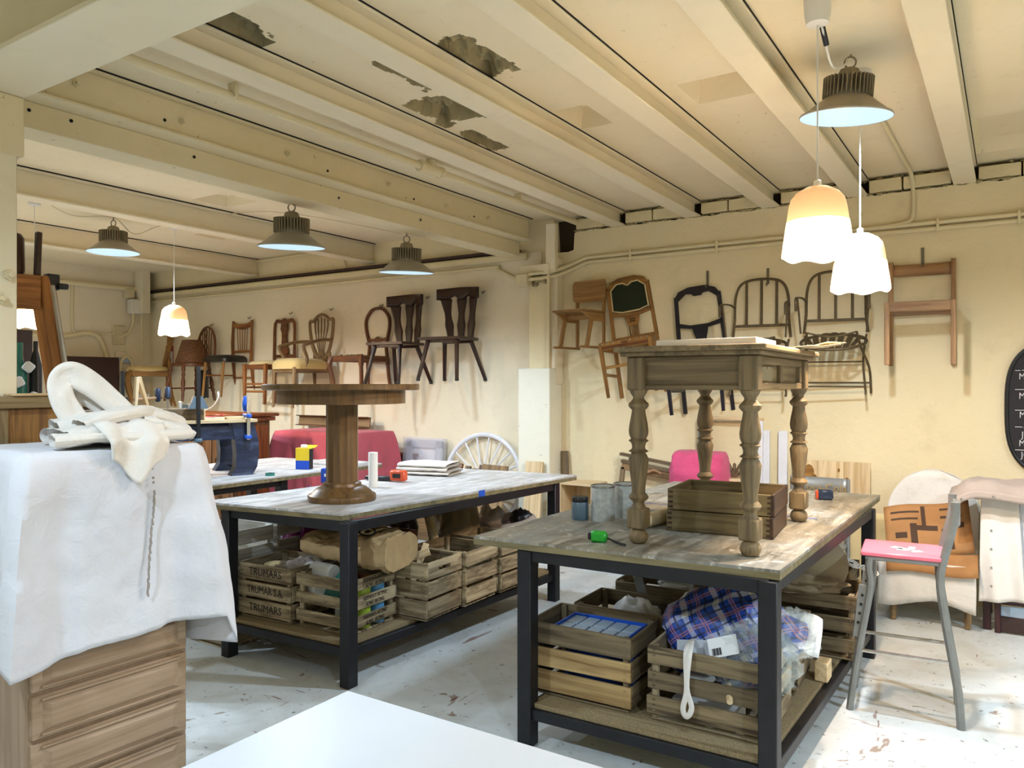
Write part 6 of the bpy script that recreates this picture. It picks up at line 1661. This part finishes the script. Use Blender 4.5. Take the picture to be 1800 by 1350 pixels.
# ---------------- right: covered armchair, cardboard, cot with shirts ----------------
t = thing('draped_armchair', 'round-backed armchair hidden under a white sheet against the right wall', 'chair', (-.47, 6.0, 0))
MB().prism([(.25 * math.cos(R(a)), .7 + .24 * math.sin(R(a))) for a in range(0, 181, 15)] + [(-.24, .35), (.24, .35)], .08, Matrix.Translation((0, .28, 0)) @ Matrix.Rotation(R(-6), 4, 'X')).build('backrest', MT['white_cloth'], t)
MB().box((0, .0, .36), (.5, .5, .12), ch=.03).build('seat', MT['white_cloth'], t)
for sx, sy in ((-.2, -.2), (.235, -.19), (-.2, .22), (.22, .22)):
    MB().lathe([(.012, 0), (.022, .01), (.018, .03), (.024, .045), (.022, .06), (.028, .3)], (sx, sy, 0), 14).build('turned_leg', W['oak'], t)
def sh(u, v):
    # sheet: hem front -> seat -> up the back -> over -> down behind
    prof = [(-.27, .13), (-.275, .42), (-.1, .44), (.17, .46), (.235, .7), (.27, .965), (.33, .98), (.37, .9), (.38, .5)]
    n = len(prof) - 1; i = min(n - 1, int(v * n)); k = v * n - i
    y, z = [prof[i][q] + (prof[i + 1][q] - prof[i][q]) * k for q in (0, 1)]
    w_ = .285
    s_ = (u - .5) * 2
    if z > .7 and v > .45:
        w_ = .29 * math.sqrt(max(.02, 1 - ((z - .66) / .318) ** 2)) 
    x = s_ * w_
    fold_ = .012 * noise.fractal(Vector((x * 8, z * 5, y * 5)), 1, 2, 3)
    hem = .06 * (math.sin(3 * s_ + 1) * .5 + .2) if v < .12 else 0
    return (x + fold_ * .4, y + fold_ - .01, z + hem * (1 - v / .12 if v < .12 else 0) + abs(fold_) * .6)
c = MB().grid(sh, 40, 48).build('white_sheet', MT['white_cloth'], t, smooth=80, solid=.006)
def sk(u, v):
    y = -.27 + .6 * u
    return (-.27 - .05 * (1 - v) - .015 * math.sin(16 * u + 2 * v), y, .02 + .44 * v + .05 * u * (1 - v))
MB().grid(sk, 30, 14).build('side_skirt', MT['white_cloth'], t, smooth=80, solid=.006)
t = thing('bent_cardboard', 'bent orange-brown cardboard with dark tape bars leaning on the sheeted armchair', 'cardboard', (-.45, 5.82, .44), rot=(0, R(-6), R(4)))
def cb(u, v):
    x = -.26 + .52 * u; w_ = .02 * math.sin(PI * u)
    return (x, .02 + .14 * v + w_, .02 + .3 * v + .03 * u * v + .008 * math.sin(7 * u))
MB().grid(cb, 16, 10).build('sheet', MT['cardboard'], t, solid=.008)
for (u0, v0, u1, v1) in ((.08, .82, .42, .86), (.08, .68, .4, .72), (.44, .55, .49, .95), (.3, .05, .38, .6), (.38, .46, .62, .56), (.66, .7, .9, .75), (.66, .86, .86, .9), (.78, .5, .92, .6), (.66, .08, .7, .5), (.75, .1, .79, .5), (.12, .3, .26, .42)):
    b = MB(); b.grid(lambda u, v: Vector(cb(u0 + (u1 - u0) * u, v0 + (v1 - v0) * v)) + Vector((0, -.0052, .0022)), 3, 3); b.build('dark_bar', MT['soot'], t, smooth=0)
t = thing('folded_cardboard', 'folded flap of orange-brown cardboard on the armchair seat below the bent sheet', 'cardboard', (-.45, 5.74, .36), rot=(0, R(-3), 0))
MB().grid(lambda u, v: (-.25 + .53 * u, (-.06 + .14 * v), (.1 * math.sin(PI * .5 * v) ** .6) + .05 * max(0, v - .6) + .012 * math.sin(6 * u)), 14, 10).build('flap', MT['cardboard'], t, solid=.008)
t = thing('dark_cot', 'dark brown wooden cot frame with small turned spindles at the right edge', 'cot', (.2, 5.85, 0)); m = MT['dark_wood_paint']
for x, y in ((-.33, .05), (.6, .05), (-.33, .5), (.6, .5)): MB().box((x, y, .465), (.045, .045, .93)).build('post', m, t)
for x_ in (-.27, .6): MB().box((x_, 0, .11), (.035, .035, .22)).build('foot', m, t)
for z in (.9, .3, .2): MB().box((.135, .02, z), (.95, .03, .035)).build('rail', m, t)
for k in range(9):
    x = -.2 + .09 * k
    MB().lathe([(.008, .21), (.014, .23), (.008, .25), (.012, .27), (.007, .29)], (x, .02, 0), 8).lathe([(.008, .31), (.014, .4), (.009, .55), (.014, .7), (.008, .88)], (x, .02, 0), 8).build('spindle', m, t)
MB().box((.13, .0, .06), (.78, .02, .1)).build('bottom_board', MT['dark_panel'], t); MB().box((.13, .01, .14), (.78, .01, .07)).build('acrylic_strip', MT['lid_plastic'], t)
def shirt(label, x0, w_, z0, z1, y, m, ph, btn):
    t = thing('hanging_shirt', label, 'shirt', (x0, y, 0), 0, 'shirts hanging on the cot')
    def f(u, v):
        s_ = u - .5
        flare_ = 1 + .25 * (1 - v)
        return (s_ * w_ * flare_ + .02 * (1 - v) * ph, -.012 - .03 * (1 - v) + .018 * math.sin(10 * u + ph + 2 * v) * (1.1 - v), z0 + (z1 - z0) * v + .05 * (1 - v) * (s_ * ph))
    MB().grid(f, 26, 24).build('cloth', MT[m], t, smooth=80, solid=.005)
    for k in range(btn):
        p = Vector(f(.28, .15 + .17 * k)); MB().lathe([(.001, 0), (.007, 0), (.007, .003), (.001, .004)], p + Vector((0, -.006, 0)), 10, Matrix.Rotation(R(90), 4, 'X')).build('button', MT['chrome'], t)
shirt('white work shirt with stained buttons hanging nearest the bar stool', -.06, .2, .22, .9, 5.8, 'white_cloth', .6, 4)
shirt('white shirt hanging at the right frame edge behind the stained one', .22, .34, .38, .9, 5.83, 'canvas', -.5, 3)
t = thing('taupe_jacket', 'taupe canvas jacket with press studs thrown over the dark cot', 'jacket', (.1, 5.9, .93))
def jk(u, v):
    x = -.43 + .8 * u; s_ = v - .5
    hang = .09 * max(0, .12 - u) * 8
    return (x, s_ * .42 - .02, .05 - .16 * max(0, abs(s_) - .28) * 2.2 - hang * .9 + .025 * noise.fractal(Vector((x * 6, v * 4, 3)), 1, 2, 3) - .02 * (1 - u))
MB().grid(jk, 40, 20).build('body', MT['taupe'], t, smooth=80, solid=.022)
MB().grid(lambda u, v: (-.42 + .78 * u, -.235 - .012, -.01 - .05 * v - .06 * max(0, .15 - u) * 6 + .012 * math.sin(8 * u)), 24, 3).build('placket', MT['taupe'], t, smooth=80, solid=.014)
for k in range(5):
    MB().lathe([(.001, 0), (.008, 0), (.008, .003), (.001, .005)], (-.36 + .17 * k, -.258, -.03 - .03 * (k == 0)), 10, Matrix.Rotation(R(90), 4, 'X')).build('press_stud', MT['chrome'], t)
# blackboard
t = thing('blackboard', 'black rounded chalkboard with handwritten list hanging at the right edge', 'blackboard', (.37, YW - .02, 1.43))
def sup(a, hx, hz, e=3.1):
    c_, s_ = math.cos(a), math.sin(a)
    return (hx * math.copysign(abs(c_) ** (2 / e), c_), hz * math.copysign(abs(s_) ** (2 / e), s_))
MB().prism([sup(2 * PI * k / 64,   .405, .48) for k in range(64)], .024, Matrix.Translation((0, 0, 0))).build('board', MT['board'], t)
MB().tube([(p[0], -.014, p[1]) for p in [sup(2 * PI * k / 64, .395, .47) for k in range(64)]], .014, 8, closed=True).build('rim', MT['black_plastic'], t)
rows = [('M', .222), ('M', .086), ('MU', -.045), ('JU', -.185), ('M', -.245), ('JO', -.325)]
for s_, z in rows: text_mesh(s_, .062, MT['chalk'], t, (-.305 + (.02 if len(s_) > 1 else .0), -.0135, z), (R(90), R(-4), 0), 'chalk_word', sx=.8, shear=.1)
b = MB()
for z in (.265, .13, -.013, -.132, -.29, -.395):
    x = -.345 if abs(z) < .3 else -.3
    while x < .3:
        L = rnd.uniform(.02, .07); b.box((x + L / 2, -.0125, z + rnd.uniform(-.002, .002)), (L, .001, .004), ch=0); x += L + rnd.uniform(.004, .02)
b.build('chalk_lines', MT['chalk'], t, smooth=0)
bpy.context.view_layer.update()
